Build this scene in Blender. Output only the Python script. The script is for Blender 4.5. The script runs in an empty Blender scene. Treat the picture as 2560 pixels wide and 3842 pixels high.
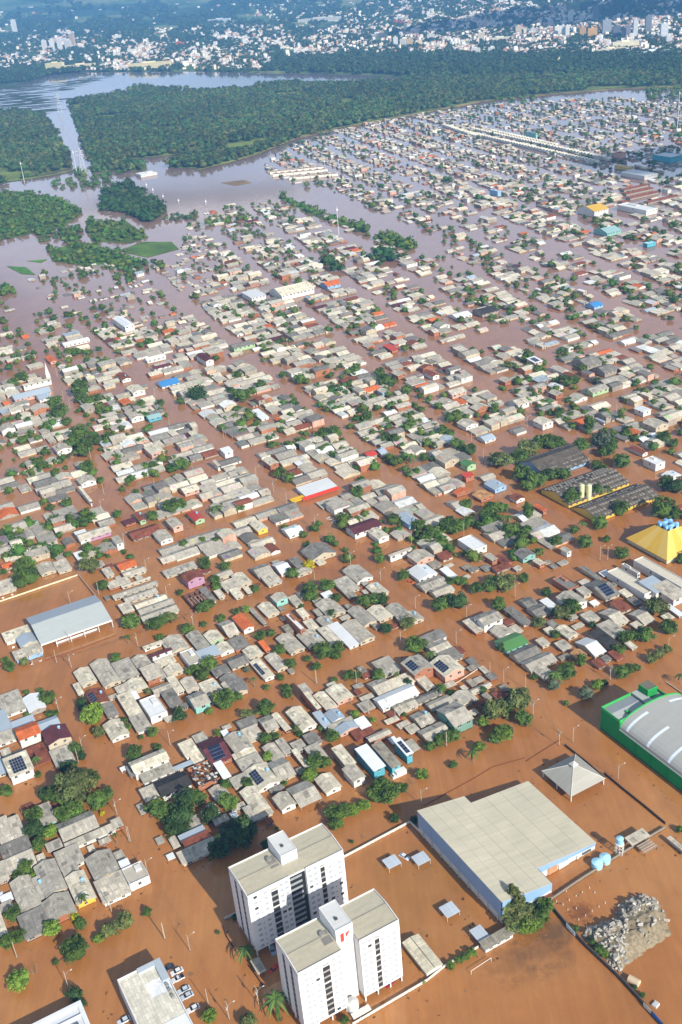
import bpy, math, random
import numpy as np
from mathutils import Matrix, Vector
SC = bpy.context.scene
COL = SC.collection
rad = math.radians
# ---------------- camera ----------------
CAMH = 290.0
FPX, PITCH, ROLL = 3940.0, rad(27.77), rad(-4.98)      # focal length in pixels of a 2560 x 3842 frame
_f = np.array([0, math.cos(PITCH), -math.sin(PITCH)]); _r = np.array([1, 0, 0.]); _u = np.cross(_r, _f)
RX = math.cos(ROLL)*_r + math.sin(ROLL)*_u
RU = -math.sin(ROLL)*_r + math.cos(ROLL)*_u
cam = bpy.data.cameras.new('camera'); camo = bpy.data.objects.new('camera', cam); COL.objects.link(camo)
cam.sensor_fit = 'VERTICAL'; cam.sensor_height = 36.0; cam.lens = 36.0*FPX/3842.0
cam.clip_start = 1.0; cam.clip_end = 60000.0
M = Matrix(((RX[0], RU[0], -_f[0], 0), (RX[1], RU[1], -_f[1], 0), (RX[2], RU[2], -_f[2], CAMH), (0, 0, 0, 1)))
camo.matrix_world = M
SC.camera = camo
# ---------------- light ----------------
SUN_EL, SUN_AZ = 31.0, 147.0                            # compass heading of the sun, from +Y clockwise
w = bpy.data.worlds.new('World'); SC.world = w; w.use_nodes = True
nt = w.node_tree
sky = nt.nodes.new('ShaderNodeTexSky'); sky.sky_type = 'NISHITA'; sky.sun_disc = False
sky.sun_elevation = rad(SUN_EL); sky.sun_rotation = rad(SUN_AZ); sky.air_density = 1.0; sky.dust_density = .6
# a broken deck of bright cloud over the blue
wtc = nt.nodes.new('ShaderNodeTexCoord'); wmp = nt.nodes.new('ShaderNodeMapping'); wmp.inputs['Scale'].default_value = (1, 1, 3.0); nt.links.new(wtc.outputs['Generated'], wmp.inputs[0])
wno = nt.nodes.new('ShaderNodeTexNoise'); wno.inputs['Scale'].default_value = 2.2; wno.inputs['Detail'].default_value = 5; nt.links.new(wmp.outputs[0], wno.inputs['Vector'])
wrp = nt.nodes.new('ShaderNodeValToRGB'); wrp.color_ramp.elements[0].position = .38; wrp.color_ramp.elements[1].position = .54; wrp.color_ramp.elements[1].color = (.8, .8, .8, 1); nt.links.new(wno.outputs['Fac'], wrp.inputs[0])
wmx = nt.nodes.new('ShaderNodeMix'); wmx.data_type = 'RGBA'; wsp = nt.nodes.new('ShaderNodeSeparateXYZ'); nt.links.new(wtc.outputs['Generated'], wsp.inputs[0])
wmr = nt.nodes.new('ShaderNodeMapRange'); wmr.inputs['From Min'].default_value = .12; wmr.inputs['From Max'].default_value = .5; wmr.inputs['To Min'].default_value = 1.0; wmr.inputs['To Max'].default_value = .25; nt.links.new(wsp.outputs['Z'], wmr.inputs['Value'])
wml = nt.nodes.new('ShaderNodeMath'); wml.operation = 'MULTIPLY'; nt.links.new(wrp.outputs[0], wml.inputs[0]); nt.links.new(wmr.outputs[0], wml.inputs[1]); nt.links.new(wml.outputs[0], wmx.inputs[0]); nt.links.new(sky.outputs[0], wmx.inputs[6]); wmx.inputs[7].default_value = (12.5, 14.2, 17.0, 1)
nt.links.new(wmx.outputs[2], nt.nodes['Background'].inputs[0]); nt.nodes['Background'].inputs[1].default_value = 0.08
sl = bpy.data.lights.new('sun', 'SUN'); sl.energy = 5.0; sl.angle = rad(0.53); sl.color = (1.0, 0.94, 0.85)
so = bpy.data.objects.new('sun', sl); COL.objects.link(so)
sd = Vector((math.sin(rad(SUN_AZ))*math.cos(rad(SUN_EL)), math.cos(rad(SUN_AZ))*math.cos(rad(SUN_EL)), math.sin(rad(SUN_EL))))
so.rotation_euler = sd.to_track_quat('Z', 'Y').to_euler(); so.location = (0, 0, 800)
SC.view_settings.view_transform = 'Standard'; SC.view_settings.look = 'None'
SC.view_settings.exposure = 0.42; SC.view_settings.gamma = 1.0
SC.render.engine = 'CYCLES'
try:
    SC.cycles.max_bounces = 5; SC.cycles.diffuse_bounces = 2; SC.cycles.glossy_bounces = 2; SC.cycles.volume_bounces = 0
    SC.cycles.transparent_max_bounces = 4
except Exception: pass

# ---------------- measuring helpers: survey the place from the photograph ----------------
CROPS = {'a': (0, 3200, 2.45), 'b': (0, 2560, 2.45), 'c': (560, 2560, 2.45), 'd': (1120, 2480, 2.45), 'r': (1920, 3000, 2.45),
         '1': (0, 2900, 1.225), '2': (1280, 2900, 1.225), '3': (0, 2100, 1.225), '4': (1280, 2100, 1.225), '5': (0, 1300, 1.225),
         '6': (1280, 1300, 1.225), '7': (0, 500, 1.225), '8': (1280, 300, 1.225), '9': (0, 0, 1.225), '0': (1280, 0, 1.225), 'D': (0, 0, .6125), 'S': (0, 0, 1.)}
def px(c, x, y):
    o = CROPS[c]; return o[0]+x/o[2], o[1]+y/o[2]
def G(c, x, y, z=0.0):
    """ground point (x, y) in metres that is seen at a measured spot, at height z"""
    X, Y = px(c, x, y)
    d = RX*((X-1280)/FPX) - RU*((Y-1921)/FPX) + _f
    t = (CAMH-z)/-d[2]
    return np.array([d[0]*t, d[1]*t])
def proj(P):
    """where world points fall in the measured frame (vectorised)"""
    P = np.atleast_2d(np.asarray(P, float)) - np.array([0, 0, CAMH])
    cx, cy, cz = P@RX, P@RU, P@_f
    cz = np.where(cz < 1, 1, cz)
    return 1280+FPX*cx/cz, 1921-FPX*cy/cz
HD = rad(-27.5)
A = np.array([math.sin(HD), math.cos(HD)]); B = np.array([math.cos(HD), -math.sin(HD)])   # the town's grid: A away, B to the right
ROT = -HD
def W(u, v): return A*u + B*v
def UV(p): return float(p@A), float(p@B)
def ss(a, b, x):
    t = np.clip((x-a)/(b-a), 0, 1); return t*t*(3-2*t)
def noise2(x, y, s, seed=0.0):
    x = x/s; y = y/s
    return (np.sin(x*1.3+y*0.7+seed)+np.sin(-x*0.6+y*1.7+seed*2.1)+0.6*np.sin(x*2.9-y*1.1+seed*3)+0.5*np.sin(x*1.2+y*3.3+seed*5))/3.1
def land_h(x, y):
    d = np.hypot(x, y)
    h = 3+ss(3900, 6000, d)*22*(1+noise2(x, y, 420, 1.3)) + ss(5600, 11000, d)*175*(0.9+0.45*noise2(x, y, 1500, 4.0)) + ss(6000, 8000, d)*30*noise2(x, y, 600, 2)
    return h
def GL(c, x, y):
    z = 5.0
    for _ in range(25):
        p = G(c, x, y, min(z, 285)); z = 0.5*z+0.5*float(land_h(p[0], p[1]))
    return p, z
# ---------------- colour, mesh and object helpers ----------------
def srgb(h):
    if isinstance(h, str):
        h = [int(h[i:i+2], 16)/255 for i in (0, 2, 4)]
    return tuple((c/12.92 if c <= .04045 else ((c+.055)/1.055)**2.4) for c in h)
class MB:
    def __init__(s): s.v = []; s.f = []; s.c = []
    def poly(s, pts, c):
        n = len(s.v); s.v += [tuple(p) for p in pts]; s.f.append(tuple(range(n, n+len(pts)))); s.c.append(c)
    def box(s, x0, y0, z0, x1, y1, z1, c, top=None):
        n = len(s.v)
        s.v += [(x0, y0, z0), (x1, y0, z0), (x1, y1, z0), (x0, y1, z0), (x0, y0, z1), (x1, y0, z1), (x1, y1, z1), (x0, y1, z1)]
        for q in ((0, 3, 2, 1), (4, 5, 6, 7), (0, 1, 5, 4), (1, 2, 6, 5), (2, 3, 7, 6), (3, 0, 4, 7)):
            s.f.append(tuple(n+i for i in q)); s.c.append(c)
        if top: s.c[-5] = top
    def slab(s, quad, t, c, c2=None):
        """a thick plate under the given top polygon (counter-clockwise seen from above)"""
        k = len(quad); n = len(s.v)
        s.v += [tuple(p) for p in quad]+[(p[0], p[1], p[2]-t) for p in quad]
        s.f.append(tuple(range(n, n+k))); s.c.append(c)
        s.f.append(tuple(range(n+2*k-1, n+k-1, -1))); s.c.append(c2 or c)
        for i in range(k):
            j = (i+1) % k; s.f.append((n+j, n+i, n+k+i, n+k+j)); s.c.append(c2 or c)
    def cyl(s, x, y, z0, z1, r0, r1, c, n=10, cap=True):
        b = len(s.v)
        for z, r in ((z0, r0), (z1, r1)):
            for i in range(n):
                a = 2*math.pi*i/n; s.v.append((x+r*math.cos(a), y+r*math.sin(a), z))
        for i in range(n):
            j = (i+1) % n; s.f.append((b+i, b+j, b+n+j, b+n+i)); s.c.append(c)
        if cap: s.f.append(tuple(range(b+n, b+2*n))); s.c.append(c)
    def tube(s, p, q, r0, r1, c, n=5):
        p = Vector(p); q = Vector(q); d = (q-p).normalized(); a = d.orthogonal().normalized(); e = d.cross(a); b = len(s.v)
        for o, r in ((p, r0), (q, r1)):
            for i in range(n):
                t = 2*math.pi*i/n; s.v.append(tuple(o+a*(r*math.cos(t))+e*(r*math.sin(t))))
        for i in range(n):
            j = (i+1) % n; s.f.append((b+i, b+j, b+n+j, b+n+i)); s.c.append(c)
        s.f.append(tuple(range(b+n, b+2*n))); s.c.append(c); s.f.append(tuple(range(b+n-1, b-1, -1))); s.c.append(c)
    def mesh(s, name, mat):
        me = bpy.data.meshes.new(name); me.from_pydata(s.v, [], s.f)
        ca = me.color_attributes.new('Col', 'FLOAT_COLOR', 'CORNER')
        out = []
        for f, c in zip(s.f, s.c): out += [c[0], c[1], c[2], 1.0]*len(f)
        ca.data.foreach_set('color', out)
        if mat: me.materials.append(mat)
        me.update(); return me
    def build(s, name, mat, parent=None, smooth=False):
        me = s.mesh(name, mat)
        if smooth: me.polygons.foreach_set('use_smooth', [True]*len(me.polygons))
        o = bpy.data.objects.new(name, me); COL.objects.link(o)
        if parent: o.parent = parent
        return o
def np_mesh(name, V, F, C, mat, smooth=False):
    """fast mesh: V (n,3), F (m,k), C (m,3)"""
    k = F.shape[1]; me = bpy.data.meshes.new(name)
    me.vertices.add(len(V)); me.vertices.foreach_set('co', V.astype(np.float32).ravel())
    me.loops.add(F.size); me.loops.foreach_set('vertex_index', F.astype(np.int32).ravel())
    me.polygons.add(len(F)); me.polygons.foreach_set('loop_start', np.arange(0, F.size, k, dtype=np.int32))
    me.update(calc_edges=True)
    ca = me.color_attributes.new('Col', 'FLOAT_COLOR', 'CORNER')
    cc = np.ones((len(F), k, 4), np.float32); cc[:, :, :3] = C[:, None, :]; ca.data.foreach_set('color', cc.ravel())
    if smooth: me.polygons.foreach_set('use_smooth', [True]*len(F))
    me.materials.append(mat); me.validate(); return me
def tag(o, label=None, cat=None, group=None, kind=None):
    if label: o['label'] = label
    if cat: o['category'] = cat
    if group: o['group'] = group
    if kind: o['kind'] = kind
    return o
def thing(name, label, cat, p, z=0.0, rot=ROT, group=None):
    o = bpy.data.objects.new(name, None); COL.objects.link(o); o.empty_display_size = .5
    o.location = (p[0], p[1], z); o.rotation_euler = (0, 0, rot); tag(o, label, cat, group); return o
def link_copy(o, parent=None):
    c = o.copy(); COL.objects.link(c); c.parent = parent; return c
def copy_thing(o, p, z=None, rot=None, s=None, label=None):
    c = link_copy(o)
    c.location = (p[0], p[1], o.location.z if z is None else z)
    if rot is not None: c.rotation_euler = (0, 0, rot)
    if s is not None: c.scale = (s, s, s) if not hasattr(s, '__len__') else s
    if label: c['label'] = label
    for ch in o.children:
        d = link_copy(ch, c)
        for g in ch.children: link_copy(g, d)
    return c
# ---------------- materials ----------------
def mat_new(name):
    m = bpy.data.materials.new(name); m.use_nodes = True; n = m.node_tree.nodes; b = n['Principled BSDF']; return m, m.node_tree, n, b
def N(n, t, **kw):
    x = n.new(t)
    for k, v in kw.items():
        if k in ('i',):
            for a, c in v.items(): x.inputs[a].default_value = c
        else: setattr(x, k, v)
    return x
def ramp(n, stops):
    r = n.new('ShaderNodeValToRGB'); e = r.color_ramp.elements
    e[0].position, e[0].color = stops[0][0], (*stops[0][1], 1) if len(stops[0][1]) == 3 else stops[0][1]
    e[1].position, e[1].color = stops[-1][0], (*stops[-1][1], 1)
    for p, c in stops[1:-1]:
        q = e.new(p); q.color = (*c, 1)
    return r
def g3(v): return (v, v, v)
def mul(nt, a, b, fac=1.0):
    m = nt.nodes.new('ShaderNodeMix'); m.data_type = 'RGBA'; m.blend_type = 'MULTIPLY'; m.inputs[0].default_value = fac
    nt.links.new(a, m.inputs[6]); nt.links.new(b, m.inputs[7]); return m.outputs[2]
def col_mat(name, rough=.8, spec=.3, layers=(), metal=0.0, rnd=0.0, bump=None, transl=0):
    """colour attribute times weathering layers: (texture scale xyz, detail, [(pos, value)...])"""
    m, t, n, b = mat_new(name)
    at = N(n, 'ShaderNodeAttribute', attribute_name='Col'); out = at.outputs['Color']
    tc = N(n, 'ShaderNodeTexCoord')
    for sc, det, stops in layers:
        mp = N(n, 'ShaderNodeMapping'); mp.inputs['Scale'].default_value = sc; t.links.new(tc.outputs['Object'], mp.inputs[0])
        no = N(n, 'ShaderNodeTexNoise', i={'Scale': 1.0, 'Detail': det, 'Roughness': .6}); t.links.new(mp.outputs[0], no.inputs['Vector'])
        r = ramp(n, [(p, g3(v)) for p, v in stops]); t.links.new(no.outputs['Fac'], r.inputs[0]); out = mul(t, out, r.outputs[0])
    if rnd:
        oi = N(n, 'ShaderNodeObjectInfo'); r = ramp(n, [(0, g3(1-rnd)), (1, g3(1+rnd))]); t.links.new(oi.outputs['Random'], r.inputs[0]); out = mul(t, out, r.outputs[0])
    t.links.new(out, b.inputs['Base Color'])
    b.inputs['Roughness'].default_value = rough; b.inputs['Specular IOR Level'].default_value = spec; b.inputs['Metallic'].default_value = metal
    if bump:
        mp = N(n, 'ShaderNodeMapping'); mp.inputs['Scale'].default_value = bump[0]; t.links.new(tc.outputs['Object'], mp.inputs[0])
        wv = N(n, 'ShaderNodeTexWave', i={'Scale': bump[1]}); wv.bands_direction = bump[2]; t.links.new(mp.outputs[0], wv.inputs['Vector'])
        bp = N(n, 'ShaderNodeBump', i={'Strength': bump[3], 'Distance': .05}); t.links.new(wv.outputs['Fac'], bp.inputs['Height']); t.links.new(bp.outputs[0], b.inputs['Normal'])
    return m, t, n, b, out
def mud_line(m):
    t = m.node_tree; n = t.nodes; b = n['Principled BSDF']; src = b.inputs['Base Color'].links[0].from_socket
    tc = N(n, 'ShaderNodeTexCoord'); sp_ = N(n, 'ShaderNodeSeparateXYZ'); t.links.new(tc.outputs['Object'], sp_.inputs[0])
    no = N(n, 'ShaderNodeTexNoise', i={'Scale': 1.2, 'Detail': 3}); t.links.new(tc.outputs['Object'], no.inputs['Vector'])
    ad = N(n, 'ShaderNodeMath', operation='MULTIPLY_ADD'); ad.inputs[1].default_value = .7; t.links.new(no.outputs['Fac'], ad.inputs[0]); t.links.new(sp_.outputs['Z'], ad.inputs[2])
    r = ramp(n, [(.62, srgb('a8805c')), (.82, (1, 1, 1))]); t.links.new(ad.outputs[0], r.inputs[0]); t.links.new(mul(t, src, r.outputs[0]), b.inputs['Base Color']); return m
def roof_mat(name, axis):
    m, t, n, b, out = col_mat(name, .85, .2, layers=(((.22, .22, .22), 4, [(.25, .78), (.5, 1.0), (.75, 1.15)]), ((1.6, 1.6, 1.6), 3, [(.3, .86), (.6, 1.05)])))
    tc = n['Texture Coordinate']
    mp = N(n, 'ShaderNodeMapping'); t.links.new(tc.outputs['Object'], mp.inputs[0])
    if axis == 'y': mp.inputs['Rotation'].default_value = (0, 0, rad(90))
    br = N(n, 'ShaderNodeTexBrick', i={'Scale': 1.0, 'Mortar Size': .045, 'Brick Width': 1.05, 'Row Height': 2.1, 'Mortar Smooth': .6, 'Bias': 0.1})
    br.offset = 0.0; br.inputs['Color1'].default_value = (.84, .84, .82, 1); br.inputs['Color2'].default_value = (1.12, 1.1, 1.06, 1); br.inputs['Mortar'].default_value = (.62, .6, .58, 1)
    t.links.new(mp.outputs[0], br.inputs['Vector']); o2 = mul(t, out, br.outputs[0]); t.links.new(o2, b.inputs['Base Color'])
    return m
MAT = {}
MAT['tower_roof'] = col_mat('tower_roof_sheets', .85, .2, layers=(((.15, .7, .15), 4, [(.25, .88), (.7, 1.06)]), ((.9, .9, .9), 3, [(.3, .93), (.7, 1.04)])))[0]
MAT['roof_x'] = roof_mat('fibre_cement_roof_a', 'x')
MAT['roof_y'] = roof_mat('fibre_cement_roof_b', 'y')
MAT['metal'] = col_mat('ribbed_metal_roof', .5, .4, layers=(((.1, .9, .1), 3, [(.3, .93), (.7, 1.04)]), ((.05, .05, .05), 3, [(.3, .94), (.7, 1.04)])), bump=((1, 1, 1), 1.1, 'Y', .35))[0]
MAT['wall'] = col_mat('plaster_wall', .85, .2, layers=(((.7, .7, .7), 4, [(.3, .88), (.6, 1.03)]),))[0]
mud_line(MAT['wall'])
MAT['paint'] = col_mat('painted_surface', .55, .35, layers=(((.4, .4, .4), 3, [(.3, .94), (.7, 1.03)]),))[0]
MAT['car'] = col_mat('car_paint', .25, .6)[0]
MAT['glass'] = col_mat('dark_window_glass', .15, .5)[0]
MAT['solar'] = col_mat('solar_glass', .2, .5)[0]
MAT['leaf'] = col_mat('tree_foliage', .7, .15, layers=(((.9, .9, .9), 2, [(.3, .7), (.7, 1.35)]),), rnd=.22)[0]
MAT['bark'] = col_mat('tree_bark', .9, .1)[0]
MAT['stone'] = col_mat('broken_stone', .9, .15, layers=(((1.1, 1.1, 1.1), 5, [(.3, .6), (.65, 1.15)]),))[0]
CLOUDS = [(1575, 375, 130, 100), (120, 35, 1000, 350), (1520, 25, 1000, 420)]
# ---------------- the setting: water, land, forest ----------------
def water_material():
    m, t, n, b = mat_new('muddy_flood_water')
    tc = N(n, 'ShaderNodeTexCoord')
    def noise(sc, det, rough=.55, dist=0.0):
        mp = N(n, 'ShaderNodeMapping'); mp.inputs['Scale'].default_value = sc; t.links.new(tc.outputs['Object'], mp.inputs[0])
        no = N(n, 'ShaderNodeTexNoise', i={'Scale': 1.0, 'Detail': det, 'Roughness': rough, 'Distortion': dist}); t.links.new(mp.outputs[0], no.inputs['Vector']); return no.outputs['Fac']
    a = ramp(n, [(.28, srgb('9a6231')), (.5, srgb('a46d39')), (.72, srgb('ae7a46'))]); t.links.new(noise((.012, .012, .012), 4, .6, .6), a.inputs[0])
    c = ramp(n, [(.35, g3(.9)), (.65, g3(1.08))]); t.links.new(noise((.09, .05, .09), 5, .65), c.inputs[0])
    o = mul(t, a.outputs[0], c.outputs[0])
    mp = N(n, 'ShaderNodeMapping'); mp.inputs['Rotation'].default_value = (0, 0, ROT); mp.inputs['Scale'].default_value = (.5, .018, .1); t.links.new(tc.outputs['Object'], mp.inputs[0])
    st = N(n, 'ShaderNodeTexNoise', i={'Scale': 1.0, 'Detail': 4, 'Roughness': .6, 'Distortion': .4}); t.links.new(mp.outputs[0], st.inputs['Vector']); sr = ramp(n, [(.35, g3(.95)), (.5, g3(1.0)), (.68, g3(1.07))]); t.links.new(st.outputs['Fac'], sr.inputs[0]); o = mul(t, o, sr.outputs[0])
    # sky reflection at grazing angles, painted into the base colour: greyer with distance
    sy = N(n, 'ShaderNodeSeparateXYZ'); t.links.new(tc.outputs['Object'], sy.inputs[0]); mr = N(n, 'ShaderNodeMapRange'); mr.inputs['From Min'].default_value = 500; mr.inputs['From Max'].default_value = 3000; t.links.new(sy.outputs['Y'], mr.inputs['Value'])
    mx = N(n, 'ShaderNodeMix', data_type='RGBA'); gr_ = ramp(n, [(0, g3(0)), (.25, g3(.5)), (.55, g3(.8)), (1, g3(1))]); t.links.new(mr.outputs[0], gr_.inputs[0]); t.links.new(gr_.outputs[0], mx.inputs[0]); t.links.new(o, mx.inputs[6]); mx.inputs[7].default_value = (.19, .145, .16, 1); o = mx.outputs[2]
    d = ramp(n, [(.3, g3(.97)), (.7, g3(1.03))]); t.links.new(noise((1.4, 1.4, 1.4), 2), d.inputs[0]); o = mul(t, o, d.outputs[0])
    # darker silt drifting round the near corner of the field and shade painted in under the big tree
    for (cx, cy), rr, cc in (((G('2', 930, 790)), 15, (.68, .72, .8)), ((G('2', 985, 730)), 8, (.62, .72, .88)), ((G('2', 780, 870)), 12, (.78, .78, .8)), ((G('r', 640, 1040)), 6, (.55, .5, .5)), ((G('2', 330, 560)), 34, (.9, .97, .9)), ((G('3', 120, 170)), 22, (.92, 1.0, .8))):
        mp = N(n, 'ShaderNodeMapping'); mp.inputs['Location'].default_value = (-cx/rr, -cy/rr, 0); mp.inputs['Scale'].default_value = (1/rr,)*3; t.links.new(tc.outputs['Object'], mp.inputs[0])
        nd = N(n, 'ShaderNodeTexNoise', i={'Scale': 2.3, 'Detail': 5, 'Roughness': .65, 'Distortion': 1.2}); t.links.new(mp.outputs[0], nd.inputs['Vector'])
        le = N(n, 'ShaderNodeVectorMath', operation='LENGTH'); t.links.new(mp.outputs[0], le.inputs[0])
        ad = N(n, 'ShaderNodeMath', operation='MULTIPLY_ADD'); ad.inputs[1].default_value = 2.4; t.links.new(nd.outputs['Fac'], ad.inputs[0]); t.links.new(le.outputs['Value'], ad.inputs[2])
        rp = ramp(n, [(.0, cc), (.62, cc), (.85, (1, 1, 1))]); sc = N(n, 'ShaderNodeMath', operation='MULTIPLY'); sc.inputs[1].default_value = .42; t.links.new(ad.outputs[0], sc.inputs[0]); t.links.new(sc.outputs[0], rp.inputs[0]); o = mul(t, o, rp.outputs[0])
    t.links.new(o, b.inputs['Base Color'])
    b.inputs['Roughness'].default_value = .07; b.inputs['IOR'].default_value = 1.33; b.inputs['Specular IOR Level'].default_value = .8
    bp = N(n, 'ShaderNodeBump', i={'Strength': .12, 'Distance': .05}); t.links.new(noise((.9, .5, .9), 3), bp.inputs['Height']); t.links.new(bp.outputs[0], b.inputs['Normal'])
    return m
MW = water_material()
def sheet(name, pts, z, mat, c=(.1, .1, .1), kind='structure', label=None, cat=None):
    m = MB(); m.poly([(p[0], p[1], z) for p in pts], c); o = m.build(name, mat); tag(o, label, cat, kind=kind); return o
# flood water: one sheet, cut into a grid that reaches under the far land
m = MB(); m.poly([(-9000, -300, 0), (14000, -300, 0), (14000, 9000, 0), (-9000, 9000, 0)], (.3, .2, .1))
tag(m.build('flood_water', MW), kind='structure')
m = MB(); m.poly([(-30000, -600, -3), (30000, -600, -3), (30000, 40000, -3), (-30000, 40000, -3)], srgb('6a5a3c'))
tag(m.build('ground', MAT['wall']), kind='structure')
def land_material():
    m, t, n, b = mat_new('far_land')
    tc = N(n, 'ShaderNodeTexCoord')
    def noise(s, det): 
        mp = N(n, 'ShaderNodeMapping'); mp.inputs['Scale'].default_value = (s, s, s*.3); t.links.new(tc.outputs['Object'], mp.inputs[0])
        no = N(n, 'ShaderNodeTexNoise', i={'Scale': 1.0, 'Detail': det, 'Roughness': .6}); t.links.new(mp.outputs[0], no.inputs['Vector']); return no.outputs['Fac']
    f = ramp(n, [(.36, (.03, .055, .02)), (.46, (.045, .085, .026)), (.52, (.12, .18, .05)), (.62, (.24, .26, .10))]); t.links.new(noise(.0011, 4), f.inputs[0])
    d = ramp(n, [(.3, g3(.6)), (.7, g3(1.35))]); t.links.new(noise(.02, 4), d.inputs[0])
    t.links.new(mul(t, f.outputs[0], d.outputs[0]), b.inputs['Base Color']); b.inputs['Roughness'].default_value = .9; b.inputs['Specular IOR Level'].default_value = .1
    return m
ML = land_material()
def inpoly(P, Q):
    P = np.asarray(P); Q = np.asarray(Q); x, y = P[:, 0], P[:, 1]; r = np.zeros(len(P), bool); n = len(Q); j = n-1
    for i in range(n):
        xi, yi = Q[i]; xj, yj = Q[j]
        r ^= ((yi > y) != (yj > y)) & (x < (xj-xi)*(y-yi)/((yj-yi) or 1e-9)+xi); j = i
    return r
# shoreline of the far city, nearest edge of the rising land, measured left to right
SHORE = [(-300, 215), (0, 200), (60, 188), (110, 172), (190, 165), (330, 165), (430, 163), (520, 165), (650, 168), (740, 168), (860, 172), (945, 181), (1100, 182), (1300, 176), (1568, 170), (1900, 150)]
sp = [G('D', *p) for p in SHORE]
def land_mesh():
    rows = 70; V = []; F = []; n = 161
    sx = np.linspace(0, len(sp)-1, n)
    base = np.array([[np.interp(s, range(len(sp)), [q[0] for q in sp]), np.interp(s, range(len(sp)), [q[1] for q in sp])] for s in sx])
    for k in range(rows):
        r = 1+(k/(rows-1))**2.2*4.5
        P = base*r; h = land_h(P[:, 0], P[:, 1]) if k else np.full(n, -1.0)
        if k == 1: h = h*.4
        V += [(p[0], p[1], float(z)) for p, z in zip(P, h)]
    for k in range(rows-1):
        for i in range(n-1):
            a = k*n+i; F.append((a, a+1, a+n+1, a+n))
    V = np.array(V); F = np.array(F)
    me = np_mesh('far_land', V, F, np.full((len(F), 3), .1), ML, True); o = bpy.data.objects.new('hills', me); COL.objects.link(o); tag(o, kind='structure')
land_mesh()
# ---------------- tree crowns ----------------
def ico(sub=1):
    import bmesh
    bm = bmesh.new(); bmesh.ops.create_icosphere(bm, subdivisions=sub, radius=1.0)
    V = np.array([v.co[:] for v in bm.verts]); F = np.array([[v.index for v in f.verts] for f in bm.faces]); bm.free(); return V, F
ICO1, ICO2 = ico(1), ico(2)
def leaf_crown(rng, nclump, nleaf, size, kind='round'):
    """unit crown, centre at origin: many leaf-sized faces on uneven clumps + an inner mass of the same green"""
    if kind == 'wide': ax = np.array([1.15, .95, .62])
    elif kind == 'tall': ax = np.array([.75, .75, 1.35])
    else: ax = np.array([1., .95, .85])
    V = []; F = []; C = []; nv = 0
    for k in range(nclump):
        z = rng.uniform(-.55, 1); t = rng.uniform(0, 2*math.pi); s = math.sqrt(max(0, 1-z*z)); d = np.array([s*math.cos(t), s*math.sin(t), z])
        c = d*rng.uniform(.42, 1.0); rr = rng.uniform(.22, .42); tint = rng.uniform(.68, 1.3)
        yel = rng.uniform(-.08, .14)
        q = rng.normal(size=(nleaf, 3)); q /= np.linalg.norm(q, axis=1)[:, None]; q[:, 2] = np.abs(q[:, 2])*.8+q[:, 2]*.2
        P = (c+q*rr*rng.uniform(.75, 1.08, (nleaf, 1)))*ax
        nrm = q+rng.normal(scale=.55, size=(nleaf, 3)); nrm /= np.linalg.norm(nrm, axis=1)[:, None]
        e1 = np.cross(nrm, rng.normal(size=(nleaf, 3))); e1 /= np.linalg.norm(e1, axis=1)[:, None]; e2 = np.cross(nrm, e1)
        sz = size*rng.uniform(.6, 1.3, (nleaf, 1)); e1 *= sz; e2 *= sz*.75
        X = np.stack([P-e1-e2*.3, P+e2*.9-e1*.1, P+e1, P-e2*.8+e1*.2], 1).reshape(-1, 3)
        V.append(X); F.append(np.arange(nleaf*4).reshape(-1, 4)+nv); nv += nleaf*4
        C.append(np.tile([[tint*(1+yel), tint, tint*(1-yel)]], (nleaf, 1))*rng.uniform(.85, 1.15, (nleaf, 1)))
    V = np.concatenate(V); F = np.concatenate(F); C = np.concatenate(C)
    return V, F, C, ax
def core_tris(rng, ax, scale=.72, base=ICO2):
    V, Fc = base; n = 1+.22*np.sin(V@rng.normal(scale=3.2, size=(3,))*1.0+1)+.12*np.sin(V@rng.normal(scale=6, size=(3,)))
    return V*n[:, None]*scale*ax, Fc
GREENS = {'m': (.072, .125, .022), 'd': (.038, .075, .02), 'l': (.13, .21, .028), 'o': (.11, .135, .04), 'y': (.42, .38, .01), 'g': (.09, .12, .07)}
def crown_mesh(name, rng, g, kind, nc, nl, size):
    V, F, C, ax = leaf_crown(rng, nc, nl, size, kind); cv, cf = core_tris(rng, ax)
    F4 = np.concatenate([F, np.concatenate([cf, cf[:, 2:3]], 1)+len(V)]); C4 = np.concatenate([C, np.full((len(cf), 3), .9)])*np.array(g)
    tri = np.concatenate([F4[:len(F)][:, [0, 1, 2]], F4[:len(F)][:, [0, 2, 3]], F4[len(F):][:, :3]]); CC = np.concatenate([C4[:len(F)], C4[:len(F)], C4[len(F):]])
    return np_mesh(name, np.concatenate([V, cv]), tri, CC, MAT['leaf'])
rng = np.random.default_rng(5)
CROWN = {}
for g in GREENS:
    for kd in ('round', 'wide', 'tall'):
        CROWN[g, kd] = [crown_mesh('crown', rng, GREENS[g], kd, 46, 42, .105) for _ in range(3 if g in 'mdl' else 1)]
def trunk_mesh(rng):
    m = MB(); c = srgb('6b5c48'); m.tube((0, 0, -2.2), (.05, 0, -.5), .09, .07, c, 7)
    for k in range(5):
        t = k*1.26+.3; m.tube((.03, 0, -.65), (.5*math.cos(t), .5*math.sin(t), .15), .045, .02, c, 5)
    return m.mesh('trunk', MAT['bark'])
TRUNK = trunk_mesh(rng)
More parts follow.
